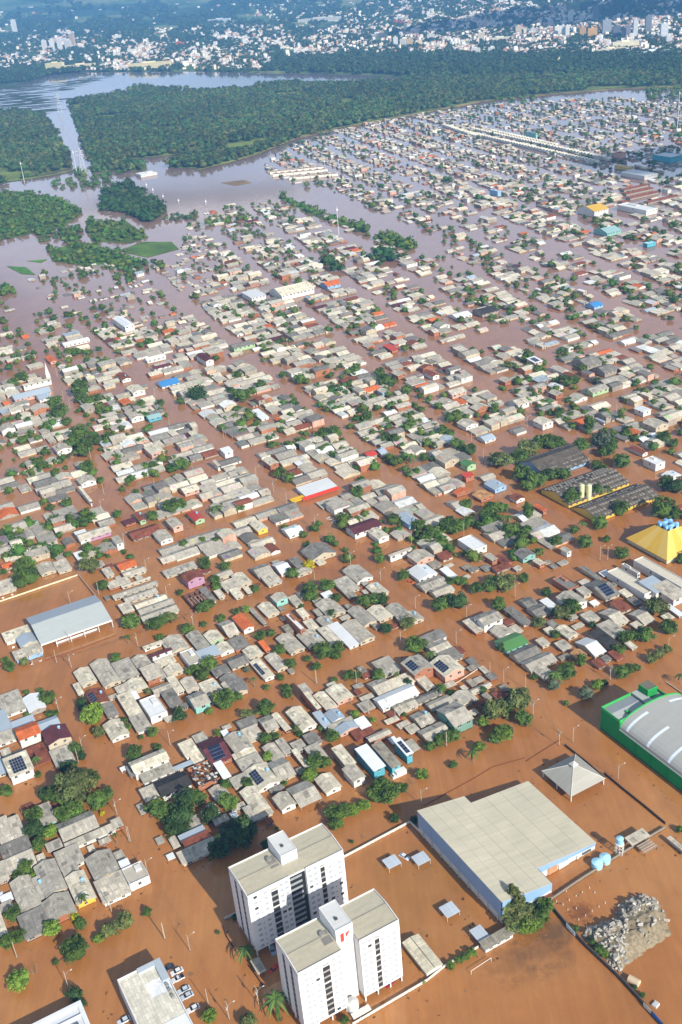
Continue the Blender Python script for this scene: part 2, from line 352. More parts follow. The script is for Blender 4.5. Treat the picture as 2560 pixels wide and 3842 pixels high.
def palm_meshes():
    m = MB(); R = random.Random(3)
    for k in range(15):
        t = 2*math.pi*k/15+R.uniform(-.2, .2); L = R.uniform(.8, 1.1); el = R.uniform(.1, .7); prev = None
        for s in range(7):
            q = s/6; r = L*q; z = el*q*1.1-1.0*q*q; wd = .17*(1-q*.8)*(1 if s else .3)
            c = (r*math.cos(t), r*math.sin(t), z); sx, sy = -math.sin(t)*wd, math.cos(t)*wd
            cur = ((c[0]-sx, c[1]-sy, z-.07), c, (c[0]+sx, c[1]+sy, z-.07))
            if prev:
                g = (.05, .095, .02) if k % 3 else (.09, .14, .03)
                m.poly([prev[0], cur[0], cur[1], prev[1]], g); m.poly([prev[1], cur[1], cur[2], prev[2]], g)
            prev = cur
    t = MB(); t.tube((0, 0, -4), (0, 0, 0), .085, .06, srgb('8a7a62'), 7)
    return m.mesh('fronds', MAT['leaf']), t.mesh('trunk', MAT['bark'])
PALM = palm_meshes()
# leafless shrub / bare tree
def bare_mesh():
    m = MB(); R = random.Random(9)
    for k in range(16):
        t = R.uniform(0, 6.28); r = R.uniform(.3, 1); p = (r*math.cos(t), r*math.sin(t), R.uniform(.5, 1.2)); q = (p[0]*.4, p[1]*.4, .1)
        m.tube((0, 0, -1), q, .03, .02, srgb('9a8468'), 4); m.tube(q, p, .02, .008, srgb('9a8468'), 4)
        m.tube(p, (p[0]+R.uniform(-.3, .3), p[1]+R.uniform(-.3, .3), p[2]+.3), .01, .005, srgb('9a8468'), 3)
    return m.mesh('branches', MAT['bark'])
BARE = bare_mesh()
# ---------------- houses ----------------
RC = {'g': 'a39e92', 'n': 'b4ad9e', 'l': 'c9c1ad', 'd': '7b7872', 'w': 'd6d8d6', 'b': '9fabb4', 'o': 'c4683a', 'm': '5d3338', 'r': '7e4a38', 'k': '3a3836', 'G': '4f7d43', 'O': 'b58a5c', 'R': 'b8402c', 'y': 'cba235', 'B': '3f7fb5', 't': '8fb0ad', 'x': '8b8578', 'q': '5c554c'}
RN = {'g': 'grey', 'n': 'light grey', 'l': 'beige', 'd': 'dark grey', 'w': 'white metal', 'b': 'bluish metal', 'o': 'orange tile', 'm': 'maroon', 'r': 'rusty brown', 'k': 'blackened', 'G': 'green', 'O': 'tan', 'R': 'red', 'y': 'yellow', 'B': 'blue', 't': 'turquoise', 'x': 'broken grey', 'q': 'dark brown'}
WC = {'w': 'd3d1ca', 'c': 'b7ab94', 'n': '998f82', 'k': 'a06a4c', 't': '86b8ae', 'g': '9db58c', 'p': 'a98398', 'y': 'd8b54a', 'b': '8fb0cf', 'v': '6d8f80', 'T': '56a3b2', 'a': 'c79e8a'}
WN = {'w': 'white', 'c': 'cream', 'n': 'plain grey', 'k': 'brick', 't': 'mint', 'g': 'pale green', 'p': 'pink', 'y': 'yellow', 'b': 'light blue', 'v': 'dull green', 'T': 'turquoise', 'a': 'peach'}
HR = random.Random(11)
def jit(c, k, R=HR):
    f = 1+R.uniform(-k, k); return tuple(min(.9, x*f) for x in c)
OCC = []                                                      # footprints already built on, in grid metres
def occupied(u0, u1, v0, v1, pad=.6):
    for a, b, c, d in OCC:
        if u0-pad < b and u1+pad > a and v0-pad < d and v1+pad > c: return True
    return False
def gable(m, x0, x1, y0, y1, z, rise, axis, col, th=.14, R=HR):
    """two-slope roof (thick plates); axis 'a': ridge runs away from the street, 'b': ridge runs across"""
    if axis == 'a':
        xm = (x0+x1)/2
        m.slab([(x0, y0, z), (xm, y0, z+rise), (xm, y1, z+rise), (x0, y1, z)], th, jit(col, .05, R))
        m.slab([(xm, y0, z+rise), (x1, y0, z), (x1, y1, z), (xm, y1, z+rise)], th, jit(col, .05, R))
        m.box(xm-.12, y0-.03, z+rise-.02, xm+.12, y1+.03, z+rise+.05, jit(col, .1, R))
    elif axis == 'b':
        ym = (y0+y1)/2
        m.slab([(x0, y0, z), (x1, y0, z), (x1, ym, z+rise), (x0, ym, z+rise)], th, jit(col, .05, R))
        m.slab([(x0, ym, z+rise), (x1, ym, z+rise), (x1, y1, z), (x0, y1, z)], th, jit(col, .05, R))
        m.box(x0-.03, ym-.12, z+rise-.02, x1+.03, ym+.12, z+rise+.05, jit(col, .1, R))
    else:
        m.slab([(x0, y0, z), (x1, y0, z), (x1, y1, z+rise), (x0, y1, z+rise)], th, jit(col, .05, R))
def roof_z(x, y, x0, x1, y0, y1, z, rise, axis):
    if axis == 'a': return z+rise*(1-abs(x-(x0+x1)/2)/((x1-x0)/2))
    if axis == 'b': return z+rise*(1-abs(y-(y0+y1)/2)/((y1-y0)/2))
    return z+rise*(y-y0)/(y1-y0)
def panel(m, pts, fz, col, lift):
    m.poly([(x, y, fz(x, y)+lift) for x, y in pts], col)
SOLARM = srgb('1c2740')
def solar_mesh(m, x0, x1, y0, y1, fz, nx, ny):
    for i in range(nx):
        for j in range(ny):
            a, b = x0+(x1-x0)*i/nx, x0+(x1-x0)*(i+1)/nx; c, d = y0+(y1-y0)*j/ny, y0+(y1-y0)*(j+1)/ny; e = .05
            m.slab([(a+e, c+e, fz(a+e, c+e)+.16), (b-e, c+e, fz(b-e, c+e)+.16), (b-e, d-e, fz(b-e, d-e)+.16), (a+e, d-e, fz(a+e, d-e)+.16)], .05, SOLARM, srgb('c0c4c8'))
HOUSES = []
def house(crop, xl, yl, xr, yr, ax, rc, h=2.0, wc='c', flags='', name='house', cat='house', label=None, rise=None, near=True):
    z = h
    PL, PR = G(crop, xl, yl, z), G(crop, xr, yr, z)
    d = PR-PL; w_, l_ = float(d@B), float(-(d@A))
    w_, l_ = max(w_, 1.8), max(l_, 1.8)
    c = (PL+PR)/2; u, v = UV(c)
    if crop in 'abcd34' and name == 'house': w_ = w_*1.02+.5; l_ = l_*1.02+.4
    return house_at(c, w_, l_, ax, rc, h, wc, flags, name, cat, label, rise, near, int(xl*7+yl*13))
def house_at(c, w_, l_, ax, rc, h=2.0, wc='c', flags='', name='house', cat='house', label=None, rise=None, near=True, seed=1):
    z = h; u, v = UV(c)
    t = thing(name, None, cat, c, 0)
    t['_rect'] = 0; del t['_rect']
    x0, x1, y0, y1 = -w_/2, w_/2, -l_/2, l_/2
    OCC.append((u-l_/2, u+l_/2, v-w_/2, v+w_/2))
    R = random.Random(seed)
    span = w_ if ax == 'a' else (l_ if ax == 'b' else l_)
    if rise is None: rise = span/2*R.uniform(.26, .36) if ax in 'ab' else min(.12*span, 1.0)
    if ax == 'f': rise = 0
    col = jit(srgb(RC[rc]), .08, R); wcol = jit(srgb(WC[wc]), .06, R)
    metal = rc in 'wbGRyBt'
    i = .5 if ax != 'f' else .0
    # walls, with gable ends that follow the roof
    m = MB(); a0, a1, b0, b1 = x0+i, x1-i, y0+i, y1-i
    fz = lambda x, y: roof_z(x, y, x0, x1, y0, y1, z, rise, ax)-.15
    if ax == 'a': ring = [(a0, b0), (0, b0), (a1, b0), (a1, b1), (0, b1), (a0, b1)]
    elif ax == 'b': ring = [(a0, b0), (a1, b0), (a1, 0), (a1, b1), (a0, b1), (a0, 0)]
    else: ring = [(a0, b0), (a1, b0), (a1, b1), (a0, b1)]
    if ax == 'f':
        m.box(a0, b0, -2, a1, b1, z, wcol, srgb(RC[rc]))
        for q in ((a0, b0, a1, b0+.2), (a0, b1-.2, a1, b1), (a0, b0+.2, a0+.2, b1-.2), (a1-.2, b0+.2, a1, b1-.2)):
            m.box(q[0], q[1], z+.002, q[2], q[3], z+.5, jit(wcol, .05, R))
        m.build('wall', MAT['wall'], t)
    elif 'O' in flags:                                        # open shed on posts
        for x in (a0, a1):
            for y in (b0, b1): m.box(x-.1, y-.1, -2, x+.1, y+.1, fz(x, y), wcol)
        m.build('post_frame', MAT['wall'], t)
    else:
        for k in range(len(ring)):
            p, q = ring[k], ring[(k+1) % len(ring)]
            m.poly([(p[0], p[1], -2), (q[0], q[1], -2), (q[0], q[1], fz(*q)), (p[0], p[1], fz(*p))], wcol)
        m.build('wall', MAT['wall'], t)
    # roof
    rm = MB()
    f2 = lambda x, y: roof_z(x, y, x0, x1, y0, y1, z, rise, ax)
    if ax == 'f':
        if R.random() < .6:
            rm.box(x0+w_*.55, y0+l_*.55, z+.001, x0+w_*.85, y0+l_*.85, z+.9, jit(wcol, .05, R))
            rm.build('roof_box', MAT['wall'], t)
    elif 'X' in flags:                                        # torn roof: loose sheets on battens
        for k in range(int(w_*l_/1.6)):
            x, y = R.uniform(x0, x1-1), R.uniform(y0, y1-1.2); s = R.uniform(.3, 1.3); dz = R.uniform(-.3, .25); cc = R.choice([srgb('3a3836'), srgb('d0cfc8'), srgb('55504a'), srgb('b9b4a8')])
            rm.slab([(x, y, f2(x, y)+dz), (x+s, y+R.uniform(-.2, .2), f2(x, y)+dz+R.uniform(-.2, .2)), (x+s, y+1.1, f2(x, y)+dz), (x+R.uniform(-.2, .2), y+1.2, f2(x, y)+dz)], .05, cc)
        rm.build('torn_roof', MAT['metal'], t)
    else:
        gable(rm, x0, x1, y0, y1, z, rise, ax, col, R=R)
        # newer or older sheets among the rest
        if not metal and rc not in 'om':
            for k in range(int(w_*l_/11)):
                sw, sl_ = 1.05*R.choice([1, 1, 2]), R.choice([1.6, 2.1, 3.2])
                if ax == 'b' or ax == 's': pass
                x = x0+.3+R.random()*max(.1, w_-sw-.6); y = y0+.3+R.random()*max(.1, l_-sl_-.6)
                if ax == 'a' and x < 0 < x+sw: x = .15
                if ax == 'b' and y < 0 < y+sl_: y = .15
                if x+sw > x1 or y+sl_ > y1: continue
                f = R.choice([.62, .75, .85, 1.15, 1.25, 1.3]); cc = tuple(min(.72, q*f) for q in col)
                panel(rm, [(x, y), (x+sw, y), (x+sw, y+sl_), (x, y+sl_)], f2, cc, .012+.004*(k % 5))
        rm.build('roof', MAT['metal'] if metal else MAT['roof_y' if ax == 'a' else 'roof_x'], t)
        if 'S' in flags:
            sm = MB()
            if ax == 'a': xs = (.12*w_, .42*w_) if 'SR' in flags else (-.42*w_, -.1*w_)
            else: xs = (-.3*w_, .25*w_)
            ys = (-.42*l_, .0*l_) if ax != 'a' else (-.3*l_, .3*l_)
            if ax == 's': ys = (-.4*l_, .3*l_)
            solar_mesh(sm, xs[0], xs[1], ys[0], ys[1], f2, max(2, round((xs[1]-xs[0])/1.1)), max(2, round((ys[1]-ys[0])/1.7)))
            sm.build('solar_panel', MAT['solar'], t)
    if 'T' in flags or (near and ax in 'ab' and h < 3.3 and w_*l_ > 45 and R.random() < .2):
        x, y = R.uniform(.1, .3)*w_, R.uniform(-.2, .3)*l_; q = MB(); zz = f2(x, y)
        q.cyl(x, y, zz-.3, zz+1.0, .55, .62, srgb('7fb4d6'), 12); q.cyl(x, y, zz+1.0, zz+1.2, .64, .2, srgb('9cc6e0'), 12); q.build('water_tank', MAT['paint'], t)
    # windows on the street face and one flank
    if near and 'O' not in flags and h > 1.4:
        n = max(1, int(w_/4)); hz = 1.1 if h > 3.4 else .8; zb = h-.5-hz
        for k in range(n):
            x = a0+(a1-a0)*(k+.5)/n+R.uniform(-.4, .4); s = .55 if R.random() < .7 else .8; q = MB()
            q.box(x-s, b0-.05, zb, x+s, b0+.05, zb+hz, srgb('33373a')); fr = jit(srgb('c9c6bd'), .1, R)
            q.box(x-s-.08, b0-.09, zb-.12, x+s+.08, b0-.02, zb-.002, fr); q.box(x-.04, b0-.08, zb, x+.04, b0-.052, zb+hz, fr)
            q.build('window', MAT['glass'], t)
        if h > 3.4:
            q = MB(); y = R.uniform(-.25, .25)*l_; q.box(a0-.05, y-.5, zb, a0+.05, y+.5, zb+hz, srgb('33373a')); q.build('window', MAT['glass'], t)
            # plinth band between storeys
            q = MB(); q.box(a0-.04, b0-.1, h*.45-.1, a1+.04, b0-.001, h*.45, jit(wcol, .1, R)); q.build('floor_band', MAT['wall'], t)
    t['_k'] = 1; del t['_k']
    HOUSES.append(dict(o=t, c=c, rc=rc, ax=ax, wc=wc, h=h, fl=flags, area=w_*l_, label=label))
    if label: t['label'] = label
    return t
def houses(crop, text):
    for line in text.strip().split('\n'):
        for e in line.split(';'):
            s = e.split()
            if not s: continue
            xl, yl, xr, yr = map(float, s[:4]); ax, rc = s[4], s[5]
            h = float(s[6]) if len(s) > 6 else 2.0; wc = s[7] if len(s) > 7 else 'c'; fl = s[8] if len(s) > 8 else ''
            house(crop, xl, yl, xr, yr, ax, rc, h, wc, fl)
houses('a', '''
-60 130 85 235 s n 2 n; 45 85 335 90 s n 2 w; 315 135 615 320 a g 2.4 c; 505 18 775 72 s g 2.2 w; 570 155 730 170 s g 1.8; 300 255 437 400 s g 1.8 c T
95 280 385 480 a n 2 n; 168 603 462 690 s d 2.2 n; 392 462 703 540 a g 2.2 k; 603 232 880 405 a l 2.4 y; 787 62 1108 165 a g 2.4 y; 872 287 1205 352 s n 2.2 w
1130 160 1365 215 f n 3.6 w; 1096 92 1206 128 s w 3 w; -90 600 66 735 s l 2''')
houses('b', '''
-30 150 242 235 s g 2.2 w; 210 150 422 225 a w 2.6 n; -60 300 118 430 s b 2; 105 378 325 362 s b 2; 132 430 375 460 b o 5 w; 330 375 550 380 b b 3.6 n; 385 462 657 497 a m 5 c T
460 652 690 716 s g 2 n; 225 635 470 710 s r 1.3 k; 33 722 308 790 s l 5 w S; -50 500 152 515 s n 2 w; -80 690 58 825 s b 2.2; -60 1290 150 1470 s n 2 w; 78 1270 258 1452 s n 2.2 w
0 1530 306 1558 s d 2; 330 1165 520 1265 s g 1.8 t; 520 1312 905 1325 b g 2.2 n; 600 1490 1062 1352 s n 2.2 w; 1022 1281 1130 1310 s n 2.6 k
678 35 772 100 s l 2; 787 105 1008 168 a r 2.6 c S; 1078 140 1320 290 s l 2.4 w; 1195 345 1395 412 s g 2 w; 937 225 1092 292 s d 2; 948 396 1190 470 a l 2.2 w; 1290 175 1530 268 f w 3.8 w
995 135 1080 130 s n 1.8; 1195 100 1282 140 s w 2; 1187 740 1553 702 b l 4.8 w; 1284 855 1600 812 s g 2.4 w; 1287 1003 1468 1045 s n 2; 1160 790 1250 850 s d 2 n O; 1110 790 1155 800 s w 2 w O''')
houses('c', '''
345 130 562 182 b g 4 t; 462 42 668 60 a l 2; 290 5 465 50 s n 2; 110 110 300 190 s d 1.8; 210 -10 322 75 s l 2; 665 15 800 85 a n 2.2 g; 752 0 900 35 s d 2.4
1260 275 1540 385 a l 2.4 w; 805 375 1000 370 s d 2; 995 345 1192 410 b g 2.2 c; 1130 300 1302 425 a l 2.2 k; 850 455 1050 492 s n 2; 660 458 740 480 s w 2 w; 692 515 960 592 a n 2.6 w T
765 675 990 645 s l 2; 803 735 1052 737 s g 2; 880 820 1205 905 a l 2.4 w S; 1080 750 1345 842 b g 2; 442 572 760 685 b m 3 o1 S'''.replace(' o1', ' k'))
houses('c', '''
270 583 462 640 s l 3 w; 358 665 540 702 s l 2.2; 597 763 750 860 s w 2.5 c; 52 930 390 935 b k 3.4 w; 345 805 655 870 s x 3.2 k X; 190 800 400 745 s b 2.2; 548 990 742 1035 a n 2
740 900 958 900 s g 2; 835 1010 1110 1150 a l 2.4 c; 865 1172 1138 1195 s g 2 c; 1135 1063 1350 1115 a n 2.8 w; 1265 985 1580 1062 b g 2.4 n O; 1042 600 1248 680 a n 2
1165 555 1318 635 s g 2; 1300 575 1450 600 s g 2; 1418 505 1590 545 s d 2; 1318 640 1465 770 s l 2; 1430 620 1640 680 s g 2; 272 1420 520 1370 s b 2; 310 1475 610 1470 s r 2.2; 260 1580 640 1522 s n 2
585 1270 735 1258 s n 2; 745 1212 825 1240 s w 2''')
houses('d', '''
152 1090 395 1150 a l 2.4 w; 0 240 130 292 s g 5.2 k; 52 310 206 425 s l 5 k; 140 320 362 418 a l 2.2 a; 252 270 507 325 a l 2.2 a; 135 495 300 582 s b 2.4 w T; 240 487 427 515 a b 2.4 w
335 625 565 600 a b 2.2 a; 270 605 520 560 s g 2; 515 555 668 590 s w 2 c; 480 665 705 662 s r 1.4 k; 625 705 852 662 b n 2.6 k; 310 820 525 932 s l 4.2 n; 405 995 615 1060 a n 4 w
690 350 1108 296 b w 3 w; 632 210 882 258 b n 2; 818 195 1070 186 s l 2.2 w; 680 30 945 75 s g 2; 578 130 700 122 s r 1.5; 947 20 1242 55 a g 5.6 k S; 1205 22 1527 70 a l 4.2 a SL
1080 178 1255 236 s n 2; 848 415 1105 405 b n 2 c; 1065 345 1325 296 b d 2; 1170 395 1420 366 b g 2; 1390 335 1650 352 a n 2; 1270 450 1605 526 b g 5 v; 1025 505 1252 548 b g 1.8; 1100 650 1395 650 b n 2''')
houses('4', '''
0 300 155 355 a n 2.4; -60 310 82 385 s w 2 w; 30 235 165 280 a g 2; 120 232 240 258 a l 2; 205 220 310 240 a g 2; 255 268 382 270 a g 2; 8 50 147 78 a g 2.2 w; -40 105 85 130 s g 2; 115 125 220 148 a l 2
305 52 443 62 a w 2.6 w; 345 112 490 105 b g 2; 405 145 522 140 b n 2; 455 50 535 75 s w 2; 365 360 487 350 s d 2.4 w; 385 400 512 405 b n 2; 445 440 560 445 s d 2; 590 600 692 577 b n 2
608 265 745 268 b g 4.6 w; 560 290 660 320 s n 2 k; 685 325 797 336 a n 2 w; 705 375 860 380 b G 2.6 t; 770 432 920 425 b d 2; 825 475 992 462 b g 2; 885 510 985 526 a n 2; 815 190 902 200 b d 2
852 228 968 240 b d 2; 750 235 875 285 s d 2; 915 195 1000 218 s w 2; 895 375 960 385 s n 2; 985 318 1092 342 a l 2; 990 172 1133 190 a g 4 w; 1080 140 1152 150 s g 3; 1115 118 1282 155 b d 2.2 c S
975 92 1090 120 f d 3 k; 1185 245 1322 280 b n 2.2; 1100 260 1190 268 s g 2; 1175 308 1312 332 s g 2; 1078 380 1217 420 b w 2; 1140 345 1280 385 s k 2; 1320 250 1442 275 b n 2; 1235 205 1335 222 s r 2
1055 430 1130 434 a O 2; 1100 42 1197 84 s d 2; 1490 220 1575 250 s w 2''')
houses('3', '''
12 345 150 338 s l 2.6 w; 75 362 178 374 a b 3; 107 402 197 415 s l 2.6 w; 60 430 195 420 s n 3 b; 165 30 260 48 a n 2; 245 20 330 40 s n 2; -40 120 75 132 s n 2; 470 50 525 68 s n 2; 530 18 630 24 b o 2.2
560 60 672 50 b n 2; 490 112 600 102 s n 2 k; 560 122 690 82 b n 2; 515 162 725 112 b g 2; 565 175 725 150 b g 2; 615 205 770 180 b l 2; 545 215 618 232 s n 2 k; 630 228 800 197 b g 2; 640 258 822 234 b g 2
750 58 905 32 s g 2; 835 72 940 77 a r 5 p; 915 140 995 185 s d 2; 1010 112 1110 125 s n 2; 1065 75 1158 102 a l 2.4 c; 1055 145 1120 165 s l 2; 980 68 1072 65 b n 2; 985 150 1035 168 s n 2; 1150 42 1262 62 b g 2
1200 85 1297 98 s n 2; 1250 25 1342 47 b w 2.6 w; 1330 5 1410 30 s d 2; 1245 170 1325 176 a n 3.6 t; 1185 215 1285 242 a l 2; 1145 225 1225 290 a g 2; 1325 180 1392 200 s n 2; 1362 238 1422 256 s l 2.4 a
1068 267 1168 306 a o 3.2 w; 1313 255 1402 317 f w 5 k; 1000 295 1100 335 b n 2; 937 345 1030 362 a l 2.2 g; 855 347 967 395 a g 2; 658 402 745 382 s l 2.2 w; 740 375 872 402 a n 2; 605 457 700 482 a n 2 w
695 440 790 412 s m 4.4 w; 712 472 808 466 s l 2.4; 830 430 930 466 f n 3.2 w; 900 430 1015 430 s b 2.4 k; 985 400 1080 412 a l 2 w; 1050 377 1147 392 s d 2.2 k; 1115 417 1210 432 a l 2; 1190 385 1243 412 s o 2 k
1035 462 1147 470 b d 2; 1150 472 1262 532 a l 2.2 w S; 1218 447 1325 490 a n 2; 1270 362 1402 406 a n 2; 1365 347 1495 375 a n 2; 1395 292 1470 315 s l 2; 1455 275 1540 296 a g 2; 1450 205 1590 236 a n 2
1460 327 1590 375 s n 2; 340 518 445 556 a l 2; 415 482 557 556 a n 2; 515 485 640 526 s g 2; 530 592 615 595 s n 2; 570 570 680 585 a l 2; 645 507 742 532 s n 3.6 k; 695 497 765 538 s g 2; 750 502 845 510 a l 2
695 592 797 592 b n 2; 768 550 845 600 s l 2.2 w; 828 557 915 582 a n 2; 970 510 1060 512 s d 2; 1010 547 1140 596 a d 2.4; 915 577 1018 602 s l 2 g''')
# ---------------- landmark buildings ----------------
def occ_uv(u0, u1, v0, v1): OCC.append((u0, u1, v0, v1))
def at_uv(name, label, cat, u0, v0, group=None, z=0): return thing(name, label, cat, W(u0, v0), z, ROT, group)
WHT = srgb('dcdcda'); CREAM = srgb('cdc6b0')
def tower(u0, u1, v0, v1, label, front_core, H=28.0):
    t = at_uv('apartment_tower', label, 'apartment building', u0, v0, 'twin white apartment towers'); D = u1-u0; Wd = v1-v0
    occ_uv(u0-3, u1+3, v0-3, v1+3)
    nl, nr = 15.2, 21.2; zb = 2.4
    m = MB()
    fy = 0.0
    # body: left wing, right wing and the middle bay
    m.box(0, fy, zb, nl, D, H-.9, WHT); m.box(nr, fy, zb, Wd, D, H-.9, WHT)
    mid0 = 3.6 if front_core else .7
    m.box(nl, mid0, zb, nr, D-.9, H-.9, WHT)
    # gable end walls rise above the roof
    for x in (0, Wd-.22):
        m.poly([(x, 0, H-.9), (x+.22, 0, H-.9), (x+.22, 0, H), (x, 0, H)], WHT)
        for a, b in ((0, D/2), (D/2, D)):
            za, zc = (H, H+.9) if a == 0 else (H+.9, H)
            m.slab([(x, a, za), (x+.22, a, za), (x+.22, b, zc), (x, b, zc)], 1.8, WHT)
    for x0_, x1_ in ((.22, nl), (nr, Wd-.22)):
        m.box(x0_, 0, H-.9, x1_, .22, H, WHT); m.box(x0_, D-.22, H-.9, x1_, D, H, WHT)
    m.build('wall', MAT['paint'], t)
    # pilotis
    for x in (.4, 4.9, 9.6, nl-.4, nr+.4, 26.2, 30.8, Wd-.4):
        for y in (.4, D/2, D-.4):
            q = MB(); q.box(x-.2, y-.2, -1.6, x+.2, y+.2, zb, WHT); q.build('pillar', MAT['paint'], t)
    # roof
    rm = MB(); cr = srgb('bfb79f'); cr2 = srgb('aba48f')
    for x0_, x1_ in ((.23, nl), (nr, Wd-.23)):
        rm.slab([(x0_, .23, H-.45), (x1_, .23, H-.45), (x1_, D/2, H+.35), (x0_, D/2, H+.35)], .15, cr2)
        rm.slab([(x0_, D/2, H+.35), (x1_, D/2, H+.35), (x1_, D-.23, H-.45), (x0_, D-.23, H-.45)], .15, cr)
        rm.box(x0_, D/2-.1, H+.3, x1_, D/2+.1, H+.44, srgb('8b8679'))
    ya, yb = (mid0, 4.2) if front_core else (.8, 5.0)
    if not front_core: rm.slab([(nl, .72, H-.4), (nr, .72, H-.4), (nr, 5.3, H+.1), (nl, 5.3, H+.1)], .15, cr2)
    else: rm.slab([(nl, D-4.4, H+.1), (nr, D-4.4, H+.1), (nr, D-1, H-.4), (nl, D-1, H-.4)], .15, cr)
    rm.build('roof', MAT['tower_roof'], t)
    # stair and lift tower
    c0, c1 = (3.5, 14.0) if front_core else (5.3, 15.4); hx = 4.2 if front_core else 3.8
    s = MB(); s.box(nl+.05, c0, 0 if front_core else H-1.2, nr-.05, c1, H+hx, WHT)
    for q in ((nl+.05, c0, nr-.05, c0+.2), (nl+.05, c1-.2, nr-.05, c1), (nl+.05, c0+.2, nl+.25, c1-.2), (nr-.25, c0+.2, nr-.05, c1-.2)):
        s.box(q[0], q[1], H+hx+.001, q[2], q[3], H+hx+.45, WHT)
    so_ = s.build('stair_tower', MAT['paint'], t)
    s = MB(); s.slab([(nl+.26, c0+.21, H+hx+.18), (nr-.26, c0+.21, H+hx+.18), (nr-.26, c1-.21, H+hx+.3), (nl+.26, c1-.21, H+hx+.3)], .1, srgb('cfcfca')); s.build('metal_roof', MAT['metal'], so_)
    s = MB(); s.box(nl+2, c0+3.4, H+hx+.31, nl+2.9, c0+4.3, H+hx+.8, srgb('4a4a4a')); s.build('roof_hatch', MAT['paint'], so_)
    if front_core:                                            # red emblem near the top of the stair tower
        s = MB(); y = c0-.04; r = srgb('d8463e')
        s.poly([(nl+1.5, y, H-1.4), (nl+2.7, y, H-1.2), (nl+2.7, y, H+2.4), (nl+1.5, y, H+2.1)], r)
        s.poly([(nl+3.3, y, H-.3), (nl+4.6, y, H+1.5), (nl+4.6, y, H+2.2), (nl+3.3, y, H+1.6)], r)
        s.build('red_emblem', MAT['paint'], so_)
        # plant box on the roof between the wings
    s = MB(); s.cyl(nl-2.4, c0+4.6, H-.2, H+.9, .9, .9, srgb('8d8a82'), 10); s.box(nl-3.6, c0+.5, H-.4, nl-.6, c0+5.5, H+.3, srgb('86827a')); s.build('roof_plant', MAT['wall'], t)
    # stepped balcony strips and windows on the street side
    F = 10; fh = (H-.9-zb)/F
    def win(x, z, ww=1.25, hh=1.1, dark=False, y=0.0):
        q = MB(); q.box(x-ww/2-.08, y-.035, z-.06, x+ww/2+.08, y+.02, z+hh+.06, srgb('e6e6e4'))
        q.box(x-ww/2, y-.06, z, x+ww/2, y+.01, z+hh, srgb('3d444a') if dark else srgb('a7aeb4')); q.build('window', MAT['paint'] if not dark else MAT['glass'], t)
    R = random.Random(int(u0))
    cols = [2.6, 4.3, 6.3, 12.0, 13.9, 22.5, 24.6, 29.2, 31.4, 33.4] if front_core else [2.6, 4.3, 6.3, 12.0, 13.9, 22.6, 24.6, 30.0, 31.6, 33.6]
    cnt = 0
    for f in range(F):
        for k, x in enumerate(cols):
            small = k in (1, 8)
            if cnt >= 97: break
            cnt += 1
            win(x, zb+f*fh+.9, .38 if small else 1.25, .4 if small else 1.1, small or R.random() < .1)
    for xs in ((8.2, 10.6), (26.4, 28.0)):
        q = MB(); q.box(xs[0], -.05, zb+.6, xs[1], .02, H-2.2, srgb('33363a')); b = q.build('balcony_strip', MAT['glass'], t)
        q = MB()
        for f in range(F): q.box(xs[0]-.02, -.16, zb+f*fh+.35, xs[1]+.02, -.055, zb+f*fh+1.0, srgb('9a9a96') if f % 3 else srgb('c9c9c4'))
        q.build('balcony_rail', MAT['paint'], b)
    if not front_core:
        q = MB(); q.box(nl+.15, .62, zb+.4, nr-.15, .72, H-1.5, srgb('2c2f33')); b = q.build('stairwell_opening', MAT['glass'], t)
        q = MB()
        for f in range(F): q.box(nl+.2, .5, zb+f*fh+.3, nr-1.4, .61, zb+f*fh+1.25, srgb('96999b'))
        q.build('stair_landing', MAT['paint'], b)
    # dark louvred strips down the narrow flank
    for y in (4.6, 9.6):
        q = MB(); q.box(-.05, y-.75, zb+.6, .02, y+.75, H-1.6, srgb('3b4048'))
        for f in range(F): q.box(-.075, y-.75, zb+f*fh+.25, -.051, y+.75, zb+f*fh+.55, srgb('b9bcc0'))
        q.build('louvre_strip', MAT['wall'], t)
    for y in (4.6, 9.6):
        q = MB(); q.box(Wd-.02, y-.75, zb+.6, Wd+.05, y+.75, H-1.6, srgb('3b4048')); q.build('louvre_strip', MAT['glass'], t)
tower(232.2, 247.0, 75.2, 110.7, 'rear tower of the white pair, its street face half in the shade of the other', False)
tower(197.8, 212.6, 75.3, 110.7, 'front tower of the white pair, red emblem at the top of its stair tower', True)

